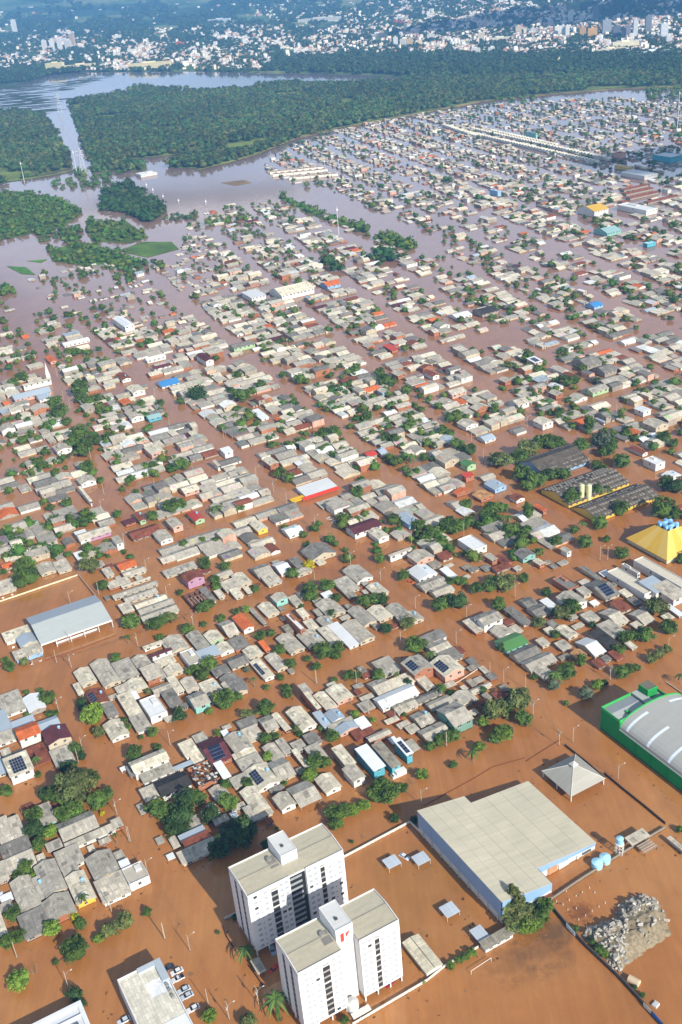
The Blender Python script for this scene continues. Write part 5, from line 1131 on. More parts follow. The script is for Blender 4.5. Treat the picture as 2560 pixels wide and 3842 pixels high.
# sagging cables along the streets
def cable(pts, label):
    P = [G(c, x, y, 0) for c, x, y in pts]; o0 = P[0]; m = MB()
    for a, b in zip(P[:-1], P[1:]):
        for off in (-.7, 0, .7):
            n = np.array([-(b-a)[1], (b-a)[0]])/np.linalg.norm(b-a)*off; prev = None
            for i in range(9):
                t = i/8; q = a+(b-a)*t+n-o0; z = 7.6-2.2*t*(1-t); cur = (q[0], q[1], z)
                if prev: m.tube(prev, cur, .022, .022, srgb('3a3632'), 3)
                prev = cur
    o = m.build('power_line', MAT['bark']); o.location = (o0[0], o0[1], 0); tag(o, label, 'power line')
cable([('1', 1055, 1135), ('1', 875, 820), ('a', 1363, 205), ('1', 595, 318), ('b', 1080, 1225), ('b', 765, 640), ('b', 545, 275), ('3', 330, 500)], 'cables strung along the wide street left of the apartment towers')
cable([('4', 1003, 855), ('4', 883, 715), ('4', 748, 568), ('4', 530, 390), ('4', 343, 228), ('4', 183, 100), ('5', 1450, 840), ('5', 1260, 675), ('5', 885, 565)], 'cables strung along the diagonal main street through the middle of town')
cable([('3', 155, 490), ('3', 330, 500), ('3', 635, 400), ('3', 890, 305), ('3', 1448, 100), ('4', 183, 100)], 'cables crossing town in front of the open sports shed')
cable([('3', 890, 305), ('3', 770, 175), ('3', 675, 55), ('5', 575, 920), ('5', 505, 860)], 'cables along the street beside the pink two-storey house')
def car(crop, x, y, ang, col, label, kind='car', dz=-.5):
    z = .8; c = G(crop, x, y, z); t = thing(kind, label, {'car': 'car', 'pickup_truck': 'pickup', 'van': 'van'}[kind], c, dz, ROT+ang, 'flooded cars')
    p = srgb(col); L, Wd = 4.3, 1.75
    if kind == 'van':
        L, Wd = 6.4, 2.2; m = MB(); m.box(-L/2+1.9, -Wd/2, .5, L/2, Wd/2, 2.9, p); m.build('cargo_box', MAT['paint'], t); m = MB(); m.box(-L/2, -Wd/2+.1, .4, -L/2+1.8, Wd/2-.1, 1.9, p); m.build('cab', MAT['car'], t); m = MB(); m.box(-L/2+.1, -Wd/2+.2, 1.2, -L/2+.7, Wd/2-.2, 1.93, srgb('22282c')); m.build('windscreen', MAT['glass'], t); return
    xs = [-L/2, -L/2+.25, -L*.22, -L*.06, L*.26, L/2-.15, L/2] ; m = MB()
    prof = [(-L/2, .35), (-L/2, .75), (-L/2+.3, .88), (-L*.2, 1.0), (L*.34, 1.02), (L/2-.05, .95), (L/2, .7), (L/2, .35)]
    def extr(m, prof, w0, w1, c):
        n = len(prof); b = len(m.v)
        for s in (-1, 1):
            for (x_, z_) in prof: m.v.append((x_, s*(w0 if z_ < .9 else w1), z_))
        for i in range(n):
            j = (i+1) % n; m.f.append((b+i, b+j, b+n+j, b+n+i)); m.c.append(c)
        m.f.append(tuple(range(b+n-1, b-1, -1))); m.c.append(c); m.f.append(tuple(range(b+n, b+2*n))); m.c.append(c)
    extr(m, prof, Wd/2, Wd/2-.05, p); m.build('body', MAT['car'], t)
    ro = L*.18 if kind == 'pickup_truck' else L*.36
    m = MB(); extr(m, [(-L*.22, 1.0), (-L*.06, 1.42), (ro-.35, 1.42), (ro+.08, 1.02)], Wd/2-.08, Wd/2-.18, srgb('20262b')); m.build('windows', MAT['glass'], t)
    m = MB(); extr(m, [(-L*.07, 1.425), (-L*.03, 1.47), (ro-.4, 1.47), (ro-.33, 1.425)], Wd/2-.16, Wd/2-.2, p); m.build('car_roof', MAT['car'], t)
    if kind == 'pickup_truck': m = MB(); m.box(ro+.15, -Wd/2+.12, 1.03, L/2-.1, Wd/2-.12, 1.05, srgb('1c1c1e')); m.build('cargo_bed', MAT['paint'], t)
    for sx in (-L*.31, L*.3):
        for sy in (-1, 1):
            q = MB(); q.tube((sx, sy*(Wd/2-.18), .32), (sx, sy*(Wd/2+.02), .32), .32, .32, srgb('18181a'), 12); q.build('wheel', MAT['bark'], t)
W8 = 'd9dadb'
car('s', 1145, 350, 0, W8, 'white car, second down the row beside the gridded store roof'); car('s', 1165, 465, 0, 'cfd3d8', 'pickup with dark open bed in the row beside the store', 'pickup_truck')
car('s', 1262, 650, 0, 'b9c3cc', 'silver car just below the pickup, upper one of a close pair'); car('s', 1312, 748, 0, 'b4bfca', 'silver car, lower one of the close pair beside the store')
car('s', 1415, 955, 0, W8, 'white car parked apart at the lower end of the row'); car('s', 1008, 295, 0, '3a3f48', 'dark car partly hidden at the top of the row by the store')
car('s', 280, 1150, 0, 'c3cad2', 'silver car alone on the left side of the gridded store roof'); car('2', 292, 378, 1.9, 'd4d8de', 'white car half-sunk between two metal carports', dz=-.65)
car('1', 1252, 808, 1.4, '8e9cab', 'grey-blue car under the edge of the rear tower', dz=-.6); car('1', 1256, 894, .3, 'c0402c', 'red car between the twin towers', dz=-.8); car('d', 920, 1035, 0, 'dcdad2', 'white box van in front of the turquoise shop', 'van', -.6)
car('a', 8, 385, 1.5, W8, 'white car at the left edge in the near corner', dz=-.6); car('5', 1518, 786, 2.2, 'd9d6ca', 'white car upper one of two on the diagonal street', dz=-.6); car('5', 1542, 802, 2.2, 'c9c6ba', 'pale car lower one of two on the diagonal street', dz=-.6)
car('d', 905, 505, 2.1, '8f3028', 'red car beside the diagonal street at a garden wall', dz=-.7); car('d', 1035, 645, 2.1, 'a03830', 'red car floating against the long garden wall', dz=-.6); car('4', 318, 98, 2.1, 'c0603a', 'orange car by the dense tree on the diagonal street', dz=-.7)
car('2', 225, 958, .2, 'a03040', 'maroon car under the right wing of the front tower', dz=-.7)
# ---------------- low sheds and lean-tos filling the yards ----------------
IR = random.Random(31); BLK = [(60, 137), (147, 232), (250, 335), (-60, 55)]; k_ = 0; tr = 0
while k_ < 150 and tr < 9000:
    tr += 1; x, y = IR.uniform(5, 2550), IR.uniform(2110, 3560); p = G('S', x, y, 1); u, v = UV(p)
    w_, l_ = IR.uniform(2.5, 6.5), IR.uniform(2.5, 6.5)
    if not any(abs((u-c)) < 7+l_/2 for c in (275, 355, 430)) and any(a+5+w_/2 < v < b-1-w_/2 for a, b in BLK) and u > 172 and not occupied(u-l_/2, u+l_/2, v-w_/2, v+w_/2, .15) and occupied(u-l_/2, u+l_/2, v-w_/2, v+w_/2, 1.6) and not (v > 68 and u < 262) and not (v > 240 and u < 285) and not (u > 440 and v < 105 ):
        if any(np.linalg.norm(q['c']-p) < 4 for q in TREES): continue
        house_at(p, w_, l_, 's', IR.choice('nnggldrwx'), IR.uniform(.9, 1.8), IR.choice('ncnk'), seed=tr); k_ += 1
# ---------------- the rest of the town ----------------
TOWN = [(-60, 1500), (-60, 660), (60, 640), (230, 600), (330, 612), (400, 600), (430, 510), (520, 470), (640, 455), (720, 480), (860, 545), (960, 592), (1040, 592), (1000, 540), (900, 500), (790, 445), (700, 428), (625, 402), (600, 378), (650, 340), (760, 300), (850, 282), (1000, 256), (1100, 242), (1250, 230), (1400, 224), (1640, 234), (1640, 1500)]
DENS = np.array([(100, 700, .3), (250, 660, .32), (60, 620, .1), (60, 780, .5), (60, 1000, .7), (30, 1100, .45), (100, 880, .75), (300, 780, .9), (500, 760, 1), (560, 620, .85), (470, 560, .5), (420, 640, .55), (350, 700, .45), (550, 480, .25), (650, 470, .3), (700, 540, .75), (800, 600, .65), (850, 560, .4), (750, 700, 1), (800, 950, 1), (1000, 900, 1), (1200, 950, .97), (950, 650, .5), (1050, 700, .65), (1100, 600, .28), (1200, 680, .5), (1350, 700, .5), (1500, 700, .55), (1300, 620, .45), (1000, 540, .12), (1100, 520, .4), (1250, 520, .75), (1450, 560, .7), (900, 430, .5), (800, 390, .8), (900, 350, .85), (1100, 350, .85), (1300, 400, .62), (1100, 430, .9), (1500, 300, .5), (1300, 260, .5), (1100, 250, .4), (950, 270, .7), (1500, 420, .6), (700, 350, .5), (620, 380, .3), (700, 430, .2), (1500, 900, .9), (1400, 820, .85), (300, 900, 1), (400, 1000, 1), (200, 1150, .95), (500, 1200, 1), (50, 1250, .9), (800, 1100, 1), (1100, 1150, .97), (1350, 780, .8), (150, 1000, .7), (0, 900, .8)])
def dens(x, y):
    d2 = (DENS[:, 0]-x)**2+((DENS[:, 1]-y)*1.6)**2; wt = 1/(d2+300)**1.5; return float((wt*DENS[:, 2]).sum()/wt.sum())
HOLES = [[(150, 620), (260, 640), (250, 665), (160, 650)], [(1030, 1300), (1568, 1300), (1568, 1700), (1030, 1700)], [(1180, 1040), (1290, 990), (1420, 1000), (1568, 1060), (1568, 1300), (1400, 1330), (1330, 1180), (1200, 1110)], [(1120, 1010), (1230, 990), (1240, 1090), (1130, 1060)]]
STREETS = [(-330, .1), (-250, .1), (-172, .1), (-90, .08), (-14, .03), (63, 0), (137, .13), (240, 0), (305, .1), (366, .18)]
s_ = 424
while s_ < 3600: STREETS.append((s_, .2)); s_ += 62
CROSS = [275, 357, 432, 520, 604, 690, 780, 872]
while CROSS[-1] < 3900: CROSS.append(CROSS[-1]+92)
HRC = [('n', 10), ('g', 10), ('l', 7), ('d', 5), ('w', 2.0), ('o', .55), ('r', .5), ('b', .7), ('m', .3)]
R = random.Random(77)
cols_ = [c for c, k in HRC]; wts_ = [k for c, k in HRC]
hm = MB(); HT = []
def bulk_house(u, v, wu, wv, h, far):
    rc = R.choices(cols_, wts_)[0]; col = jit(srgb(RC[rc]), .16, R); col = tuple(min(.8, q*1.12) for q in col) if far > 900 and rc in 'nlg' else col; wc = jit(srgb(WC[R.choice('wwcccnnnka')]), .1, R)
    x0, x1, y0, y1 = v-wv/2, v+wv/2, u-wu/2, u+wu/2; ax = 'b' if wv > wu*1.15 else R.choice('ab'); 
    if R.random() < .22: ax = 's'
    span = wu if ax == 'b' else wv; rise = span/2*.3 if ax != 's' else .5
    i = .3; m = hm
    f = lambda x, y: roof_z(x, y, x0, x1, y0, y1, h, rise, ax)-.12
    a0, a1, b0, b1 = x0+i, x1-i, y0+i, y1-i
    if ax == 'a': ring = [(a0, b0), ((a0+a1)/2, b0), (a1, b0), (a1, b1), ((a0+a1)/2, b1), (a0, b1)]
    elif ax == 'b': ring = [(a0, b0), (a1, b0), (a1, (b0+b1)/2), (a1, b1), (a0, b1), (a0, (b0+b1)/2)]
    else: ring = [(a0, b0), (a1, b0), (a1, b1), (a0, b1)]
    for k in range(len(ring)):
        p, q = ring[k], ring[(k+1) % len(ring)]; m.poly([(p[0], p[1], -1.5), (q[0], q[1], -1.5), (q[0], q[1], f(*q)), (p[0], p[1], f(*p))], wc)
    e = lambda: jit(col, .06, R)
    if ax == 'a':
        xm = (x0+x1)/2; m.poly([(x0, y0, h), (xm, y0, h+rise), (xm, y1, h+rise), (x0, y1, h)], e()); m.poly([(xm, y0, h+rise), (x1, y0, h), (x1, y1, h), (xm, y1, h+rise)], e())
    elif ax == 'b':
        ym = (y0+y1)/2; m.poly([(x0, y0, h), (x1, y0, h), (x1, ym, h+rise), (x0, ym, h+rise)], e()); m.poly([(x0, ym, h+rise), (x1, ym, h+rise), (x1, y1, h), (x0, y1, h)], e())
    else: m.poly([(x0, y0, h), (x1, y0, h), (x1, y1, h+rise), (x0, y1, h+rise)], e())
    if far < 1500:
        if rc in 'nlgd':
            for _ in range(R.choice([0, 1, 1, 2, 3])):
                sw, sl_ = R.choice([1.1, 2.2]), R.choice([1.8, 2.6]); x = R.uniform(x0+.2, max(x0+.3, x1-sw-.2)); y = R.uniform(y0+.2, max(y0+.3, y1-sl_-.2))
                if ax == 'a' and x < (x0+x1)/2 < x+sw or ax == 'b' and y < (y0+y1)/2 < y+sl_ or x+sw > x1 or y+sl_ > y1: continue
                panel(m, [(x, y), (x+sw, y), (x+sw, y+sl_), (x, y+sl_)], lambda a, b: f(a, b)+.12, tuple(min(.7, q*R.choice([.65, .8, 1.2, 1.35])) for q in col), .02+.005*_)
        if R.random() < .3:                                   # a dark window or door
            x = R.uniform(a0+.5, a1-1.5); z = max(.2, h-1.5); m.box(x, b0-.04, z, x+1.1, b0+.02, z+.9, srgb('3a3b3c'))
for si in range(len(STREETS)-1):
    for ci in range(len(CROSS)-1):
        u0, u1 = CROSS[ci]+5, CROSS[ci+1]-5; uc = (u0+u1)/2
        v0 = STREETS[si][0]+STREETS[si][1]*(uc-500)+5.5; v1 = STREETS[si+1][0]+STREETS[si+1][1]*(uc-500)-5.5
        if v1-v0 < 14: continue
        X, Y = proj([[*W(uc, (v0+v1)/2), 0]]); X, Y = X[0]*.6125, Y[0]*.6125
        if not (-160 < X < 1740 and Y > 190): continue
        half = (v1-v0)/2; rows_ = 2 if half > 16 else 1
        for side in range(rows_):
            u = u0+R.uniform(0, 2)
            while u < u1-6:
                lw = R.uniform(8.2, 11.5)
                depth = half if rows_ == 2 else half*2
                base = v0 if side == 0 else v1
                sg = 1 if side == 0 else -1
                off = R.uniform(.3, 4)
                while off < depth-6:
                    L = R.uniform(8, 15) if R.random() < .8 else R.uniform(4, 7)
                    L = min(L, depth-off-.5)
                    wu = lw*R.uniform(.88, 1.06); vv = base+sg*(off+L/2); uu = u+lw/2+R.uniform(-.3, .3)
                    sh_ = STREETS[si][1]*(uu-uc); vv += sh_
                    off += L+R.uniform(-.6, .9)
                    P = W(uu, vv); X, Y = proj([[P[0], P[1], 1]]); X, Y = X[0]*.6125, Y[0]*.6125
                    if not (-30 < X < 1600 and Y > 205) or Y > 1292: continue
                    if not inpoly([(X, Y)], TOWN)[0]: continue
                    if any(inpoly([(X, Y)], hh)[0] for hh in HOLES): continue
                    d = dens(X, Y); cl = .5+.5*noise2(uu, vv, 38, 3); pr_ = d*1.05 if d > .85 else d*(.55+.9*cl)*.95
                    if occupied(uu-wu/2, uu+wu/2, vv-L/2, vv+L/2, .3): continue
                    if R.random() > pr_:
                        if R.random() < .5: HT.append((uu, vv))
                        continue
                    low = X < 480 and Y < 760
                    dd = math.hypot(*P)
                    if dd > 1500 or low: wu *= R.uniform(.6, .95); L *= R.uniform(.55, .95)
                    hh = R.uniform(.15, .9) if low else (R.uniform(1.0, 2.0) if R.random() < .88 else R.uniform(3.4, 4.8))
                    if low and R.random() < .08: hh = 3.2
                    if not low and d < .7: hh *= .75
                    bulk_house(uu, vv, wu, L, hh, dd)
                    if R.random() < .11 and L > 9: HT.append((uu+R.uniform(-3, 3), vv+sg*(L/2+1)))
                u += lw
print('bulk house faces', len(hm.f))
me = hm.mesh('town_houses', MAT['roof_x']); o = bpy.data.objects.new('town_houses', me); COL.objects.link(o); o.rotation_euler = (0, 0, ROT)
tag(o, 'hundreds of small flooded houses packed in rows across middle and far town', 'houses', kind='stuff')
# ---------------- vegetation masses ----------------
SM = {}
def soft_crown(seed, nc, nl, size, base):
    g = np.random.default_rng(seed); V, F, C, ax = leaf_crown(g, nc, nl, size); cv, cf = core_tris(g, ax, .8, base)
    T = np.concatenate([F[:, :3], cf+len(V)]); return np.concatenate([V, cv]), T, np.concatenate([C, np.ones((len(cf), 3))])
MIDC = [soft_crown(k, 16, 8, .24, ICO1) for k in range(4)]; FARC = [soft_crown(k+9, 7, 5, .42, ICO1) for k in range(5)]
def scatter(name, P, Rr, Z, G_, protos, label, cat='trees'):
    """many crowns as one mesh: P (n,2), radii, base heights, colours"""
    g = np.random.default_rng(len(P)); Vs, Fs, Cs = [], [], []; nv = 0
    pick = g.integers(0, len(protos), len(P)); ang = g.uniform(0, 6.28, len(P))
    for k, (V, F, C) in enumerate(protos):
        I = np.where(pick == k)[0]
        if not len(I): continue
        ca, sa = np.cos(ang[I])[:, None], np.sin(ang[I])[:, None]; X = V[None, :, 0]*ca-V[None, :, 1]*sa; Y = V[None, :, 0]*sa+V[None, :, 1]*ca
        r = Rr[I][:, None]; q = np.stack([X*r+P[I, 0][:, None], Y*r+P[I, 1][:, None], V[None, :, 2]*r*.9+(Z[I]+Rr[I]*.7)[:, None]], 2)
        Vs.append(q.reshape(-1, 3)); Fs.append((F[None]+(np.arange(len(I))*len(V))[:, None, None]+nv).reshape(-1, 3)); nv += len(I)*len(V)
        Cs.append((C[None]*G_[I][:, None, :]).reshape(-1, 3))
    me = np_mesh(name, np.concatenate(Vs), np.concatenate(Fs), np.concatenate(Cs), MAT['leaf_mass']); o = bpy.data.objects.new(name, me); COL.objects.link(o); tag(o, label, cat, kind='stuff'); return o
MAT['leaf_mass'] = col_mat('distant_foliage', .8, .1)[0]
def greens(g, n, a=.75, b=1.3, base=GREENS['m'], y=.25):
    c = np.tile([base], (n, 1))*g.uniform(a, b, (n, 1)); c[:, 0] *= 1+g.uniform(-y, y, n); return c
g = np.random.default_rng(21)
P = []
for uu, vv in HT:
    if not occupied(uu-1.5, uu+1.5, vv-1.5, vv+1.5, 0): P.append(W(uu, vv)+g.normal(scale=1.0, size=2))
for _ in range(7000):                                         # street and yard trees beyond the surveyed ones
    x, y = g.uniform(-20, 1590), 230+1060*g.uniform()**1.25
    if inpoly([(x, y)], TOWN)[0] and not any(inpoly([(x, y)], hh)[0] for hh in HOLES[1:3]):
        p = G('D', x, y, 1); u, v = UV(p)
        if .5+.5*noise2(u, v, 55, 8) > .5 and (not occupied(u-1, u+1, v-1, v+1, 0)) and not any(abs(v-(a+b*(u-500))) < 4 for a, b in STREETS): P.append(p)
P = np.array(P); dd = np.hypot(P[:, 0], P[:, 1]); keep = g.uniform(size=len(P)) < np.where(dd < 900, .62, .8); P = P[keep]
scatter('town_trees', P, g.uniform(1.5, 3.5, len(P))*np.where(g.uniform(size=len(P)) < .12, 1.5, 1), np.full(len(P), -.3), greens(g, len(P), .7, 1.25), MIDC, 'countless small trees and shrubs standing between the houses of middle and far town')
print('town trees', len(P))
def poly_pts(poly, spacing, jitter=.5, crop='D'):
    Q = np.array([G(crop, *p) for p in poly]); lo, hi = Q.min(0), Q.max(0); xs = np.arange(lo[0], hi[0], spacing); ys = np.arange(lo[1], hi[1], spacing)
    X, Y = np.meshgrid(xs, ys); T = np.stack([X.ravel(), Y.ravel()], 1)+g.uniform(-jitter, jitter, (X.size, 2))*spacing; return T[inpoly(T, Q)], Q
def bank(name, poly, z, col, rough_=True):
    Q = [G('D', *p) for p in poly]; m = MB(); m.poly([(q[0], q[1], z) for q in Q], srgb(col)); o = m.build(name, MAT['ground_green']); return o
MAT['ground_green'] = col_mat('grassy_bank', .95, .1, layers=(((.02, .02, .02), 5, [(.3, .55), (.5, .95), (.68, 1.5)]), ((.15, .15, .15), 3, [(.3, .8), (.7, 1.2)])))[0]
F1 = [(-200, 268), (60, 256), (106, 268), (132, 310), (152, 345), (168, 384), (120, 398), (0, 424), (-200, 470)]
F2 = [(158, 238), (200, 226), (280, 213), (312, 198), (380, 207), (480, 210), (620, 194), (800, 194), (900, 183), (955, 179), (1100, 178), (1330, 172), (1700, 160), (1700, 192), (1568, 196), (1400, 203), (1250, 215), (1100, 231), (1000, 251), (850, 278), (700, 313), (640, 336), (560, 364), (470, 388), (385, 386), (410, 366), (425, 352), (350, 362), (218, 364), (200, 356), (180, 300)]
F3 = [(208, 375), (260, 364), (338, 378), (335, 392), (215, 394)]
F4 = [(-200, 205), (60, 190), (110, 175), (240, 158), (230, 150), (100, 150), (0, 165), (-200, 175)]
F5 = [(600, 165), (740, 167), (860, 171), (945, 180), (1330, 172), (1700, 162), (1700, 120), (1400, 128), (1200, 130), (1000, 125), (860, 122), (700, 140), (640, 150)]
for k, (pl, zc) in enumerate([(F1, .35), (F2, .35), (F3, .3)]):
    o = bank('forest_floor', pl, zc, '6d7a3a'); o['kind'] = 'structure'
FP, FR, FZ = [], [], []
for pl in (F1, F2, F3):
    T, Q = poly_pts(pl, 10.5); cl = noise2(T[:, 0], T[:, 1], 95, 1)+.5*noise2(T[:, 0], T[:, 1], 33, 7)
    X, Y = proj(np.c_[T, np.zeros(len(T))]); X *= .6125; Y *= .6125
    ditch = np.abs((X-395)*.36-(365-Y)*1.0) < 3.2
    ditch &= (X > 395) & (X < 620)
    k = (cl < .56) & ~ditch
    k &= ~((Y < 232) & (X < 330) & (X > 150) & (g.uniform(size=len(X)) < .6))
    FP.append(T[k]); FR.append(g.uniform(4.6, 8.2, k.sum())*(1+.25*noise2(T[k, 0], T[k, 1], 60, 5))); FZ.append(np.full(k.sum(), 1.0))
FP = np.concatenate(FP); FR = np.concatenate(FR); FZ = np.concatenate(FZ); gc = greens(g, len(FP), .6, 1.5, (.066, .1, .028), .4)*(1+.25*noise2(FP[:, 0], FP[:, 1], 150, 3))[:, None]
scatter('river_forest', FP, FR, FZ, gc, FARC, 'dense dark forest filling the land between the flooded town and the far lake', 'forest'); print('forest', len(FP))
# far side wood and city greenery on the rising land
P, Rr, Z = [], [], []
for pl, sp_, in ((F4, 17), (F5, 17)):
    T, Q = poly_pts(pl, sp_); cl = noise2(T[:, 0], T[:, 1], 160, 2); T = T[cl < .8]; P.append(T); Rr.append(g.uniform(7, 12, len(T))); Z.append(np.maximum(0, land_h(T[:, 0], T[:, 1])-1))
T = []
for _ in range(16000):
    x, y = g.uniform(-30, 1600), 172*g.uniform()**.85-4
    if noise2(x, y*2.2, 38, 2)+.7*noise2(x, y*2, 15, 9) > -.35+(.5 if y < 40 and x < 560 else 0): T.append((x, y))
T = np.array(T); PP = []; ZZ = []
def land_hit(x, y):
    X, Y = x/.6125, y/.6125; d = RX[None]*((X-1280)/FPX)[:, None]-RU[None]*((Y-1921)/FPX)[:, None]+_f[None]; z = np.full(len(x), 5.)
    for _ in range(40):
        t = (CAMH-z)/np.maximum(1e-4, -d[:, 2]); z = .6*z+.4*np.minimum(land_h(d[:, 0]*t, d[:, 1]*t), 280)
    return np.stack([d[:, 0]*t, d[:, 1]*t], 1), z
PT_, zt = land_hit(T[:, 0], T[:, 1]); shore_ok = (T[:, 1] < np.interp(T[:, 0], [p[0] for p in SHORE], [p[1] for p in SHORE])-1.0) & (np.hypot(PT_[:, 0], PT_[:, 1]) < 13000)
PT_, zt = PT_[shore_ok], zt[shore_ok]; P.append(PT_); Rr.append(g.uniform(7, 13, len(PT_))*np.clip(np.hypot(PT_[:, 0], PT_[:, 1])/5200, .8, 2)); Z.append(zt-1.5)
P = np.concatenate(P); Rr = np.concatenate(Rr); Z = np.concatenate(Z)
scatter('far_trees', P, Rr, Z, greens(g, len(P), .6, 1.25, (.05, .085, .026), .25), FARC, 'dark woods and tree belts between and behind the far city districts', 'trees'); print('far trees', len(P))
# islands of vegetation in the lagoon on the left
ISL = [([(-40, 450), (60, 442), (150, 462), (190, 488), (150, 520), (60, 540), (-40, 562)], 8.5, 'm'), ([(240, 442), (300, 415), (345, 455), (385, 485), (340, 515), (290, 492), (225, 482)], 8, 'd'), ([(195, 508), (290, 508), (342, 545), (300, 560), (210, 555)], 10, 'm'), ([(110, 572), (200, 560), (270, 580), (330, 600), (300, 618), (200, 612), (120, 600)], 9, 'm'), ([(85, 535), (175, 528), (188, 553), (100, 565)], 9, 'm'),
       ([(-30, 655), (30, 662), (40, 700), (-30, 712)], 8, 'm'), ([(645, 447), (740, 487), (850, 526), (842, 535), (730, 500), (640, 455)], 9, 'm'), ([(860, 538), (905, 543), (962, 564), (940, 577), (880, 556)], 6.5, 'm'), ([(120, 415), (250, 408), (310, 425), (240, 432), (130, 436)], 17, 'm'), ([(190, 385), (300, 395), (220, 415), (160, 400)], 16, 'm'), ([(455, 515), (540, 503), (590, 510), (540, 520), (460, 525)], 11, 'm'), ([(230, 600), (400, 598), (370, 620), (250, 615)], 20, 'm'),
       ([(1120, 228), (1230, 222), (1220, 240), (1130, 240)], 16, 'm'), ([(1480, 205), (1640, 205), (1640, 235), (1490, 228)], 14, 'm'), ([(840, 590), (900, 575), (925, 600), (880, 615)], 9, 'd'), ([(740, 600), (780, 595), (795, 620), (760, 628)], 8, 'd')]
P, Rr, Cc = [], [], []
for pl, sp_, kk in ISL:
    T, Q = poly_pts(pl, sp_); k = (g.uniform(size=len(T)) < .72) & (noise2(T[:, 0], T[:, 1], 26, 4) > -.45); T = T[k]; P.append(T); Rr.append(g.uniform(3.2, 6.2, len(T))*(1.25 if kk == 'd' else 1)); Cc.append(greens(g, len(T), .75, 1.35, GREENS[kk if kk != 'd' else 'd'], .3))
T, Q = poly_pts([(-40, 400), (200, 400), (330, 440), (560, 440), (620, 470), (560, 530), (420, 620), (-40, 660)], 10); k = noise2(T[:, 0], T[:, 1], 34, 4)+.7*noise2(T[:, 0], T[:, 1], 90, 2) > .62; T = T[k]; P.append(T); Rr.append(g.uniform(1.8, 5.0, len(T))); Cc.append(greens(g, len(T), .7, 1.3, (.07, .11, .03), .35))
P = np.concatenate(P); scatter('marsh_trees', P, np.concatenate(Rr), np.full(len(P), -.8), np.concatenate(Cc), FARC, 'tree-covered islets and reed banks scattered through the lagoon at left', 'trees')
for pl, c_ in ((ISL[0][0], '55662c'), (ISL[2][0], '55662c'), (ISL[3][0], '4f6a2c'), (ISL[6][0], '55702c'), (ISL[7][0], '4f702c'), ([(268, 577), (330, 556), (395, 556), (412, 573), (340, 592)], '5a7436'), ([(15, 612), (60, 614), (82, 632), (50, 630)], '5c8a40'), ([(508, 420), (560, 414), (580, 420), (540, 427)], '8a7350'), ([(60, 600), (110, 596), (95, 604)], '4f7a2c')):
    tag(bank('reed_bank', pl, .25, c_), kind='structure')
def strip(name, pts, wd, z, col):
    P = [G('D', *p) for p in pts]; m = MB()
    for a, b in zip(P[:-1], P[1:]):
        d = (b-a)/np.linalg.norm(b-a); n_ = np.array([-d[1], d[0]])*wd/2; m.poly([(*(a-n_), z), (*(b-n_), z), (*(b+n_), z), (*(a+n_), z)], srgb(col)); z += .01
    tag(m.build(name, MAT['ground_green']), kind='structure')
strip('levee', [(455, 391), (520, 375), (590, 354), (680, 317), (760, 298), (850, 281), (1000, 254), (1100, 234), (1250, 218), (1400, 206), (1600, 197)], 13, .8, '8a8a4c')
strip('levee_foot', [(560, 364), (680, 319), (850, 283), (1000, 256), (1100, 236), (1250, 220), (1400, 208), (1600, 199)], 9, .5, 'a07a54')
strip('levee', [(-40, 425), (60, 412), (120, 403), (172, 391)], 12, .7, '7f8a45')
strip('ditch', [(390, 368), (430, 350), (480, 333), (560, 297), (612, 284)], 9, .6, '9a7350')
rd = MB(); R9 = random.Random(12); k9 = 0                     # floating reed beds on the lake
while k9 < 330:
    x, y = R9.uniform(-10, 330), R9.uniform(172, 262)
    if 95 < x-(y-180)*.35 < 125 or y > 262-x*.35 and x > 150: continue
    if R9.random() > (1.0 if x < 230 and y > 180 else .3): continue
    p = G('D', x, y); a = R9.uniform(-.25, .05); L9, W9 = R9.uniform(10, 60), R9.uniform(4, 14); ca, sa = math.cos(a), math.sin(a); n9 = 9
    pts = [(p[0]+ca*L9*math.cos(t)*r-sa*W9*math.sin(t)*r, p[1]+sa*L9*math.cos(t)*r+ca*W9*math.sin(t)*r, .12+k9*.0005) for t, r in ((2*math.pi*i/n9, R9.uniform(.5, 1)) for i in range(n9))]
    rd.slab(pts, .4, jit(srgb('3c4430'), .2, R9)); k9 += 1
tag(rd.build('reed_beds', MAT['leaf_mass']), 'dark floating reed beds streaking the far lake', 'reeds', kind='stuff')
# ---------------- far city ----------------
hm2 = MB(); T = []
for _ in range(34000):
    x, y = g.uniform(-20, 1590), g.uniform(2, 168); n_ = noise2(x, y*2.4, 46, 1)+.6*noise2(x, y*2.2, 19, 6)
    dn = 0
    if x < 600 and 70 < y < 168: dn = .62 if y > 90 else .25
    if 200 < x < 620 and y < 95: dn = .16 if y > 66 else .03
    if x < 480 and y < 66: dn = .012
    if 480 < x < 900 and 60 < y < 150: dn = .5
    if 560 < x < 700 and 8 < y < 40: dn = .25
    if x > 620 and y <= 60: dn = .32 if x > 800 else .15
    if x >= 900 and 20 < y < 140: dn = .85
    if x > 1300 and y < 40: dn = .1
    if dn and g.uniform() < dn*(1.25 if n_ > -.2 else .22): T.append((x, y))
T = np.array(T); PT_, zt = land_hit(T[:, 0], T[:, 1]); k = (T[:, 1] < np.interp(T[:, 0], [p[0] for p in SHORE], [p[1] for p in SHORE])-(4 if True else 0)) & (np.hypot(PT_[:, 0], PT_[:, 1]) < 12000)
k &= ~((T[:, 1] > 128) & (T[:, 0] > 620)); PT_, zt = PT_[k], zt[k]
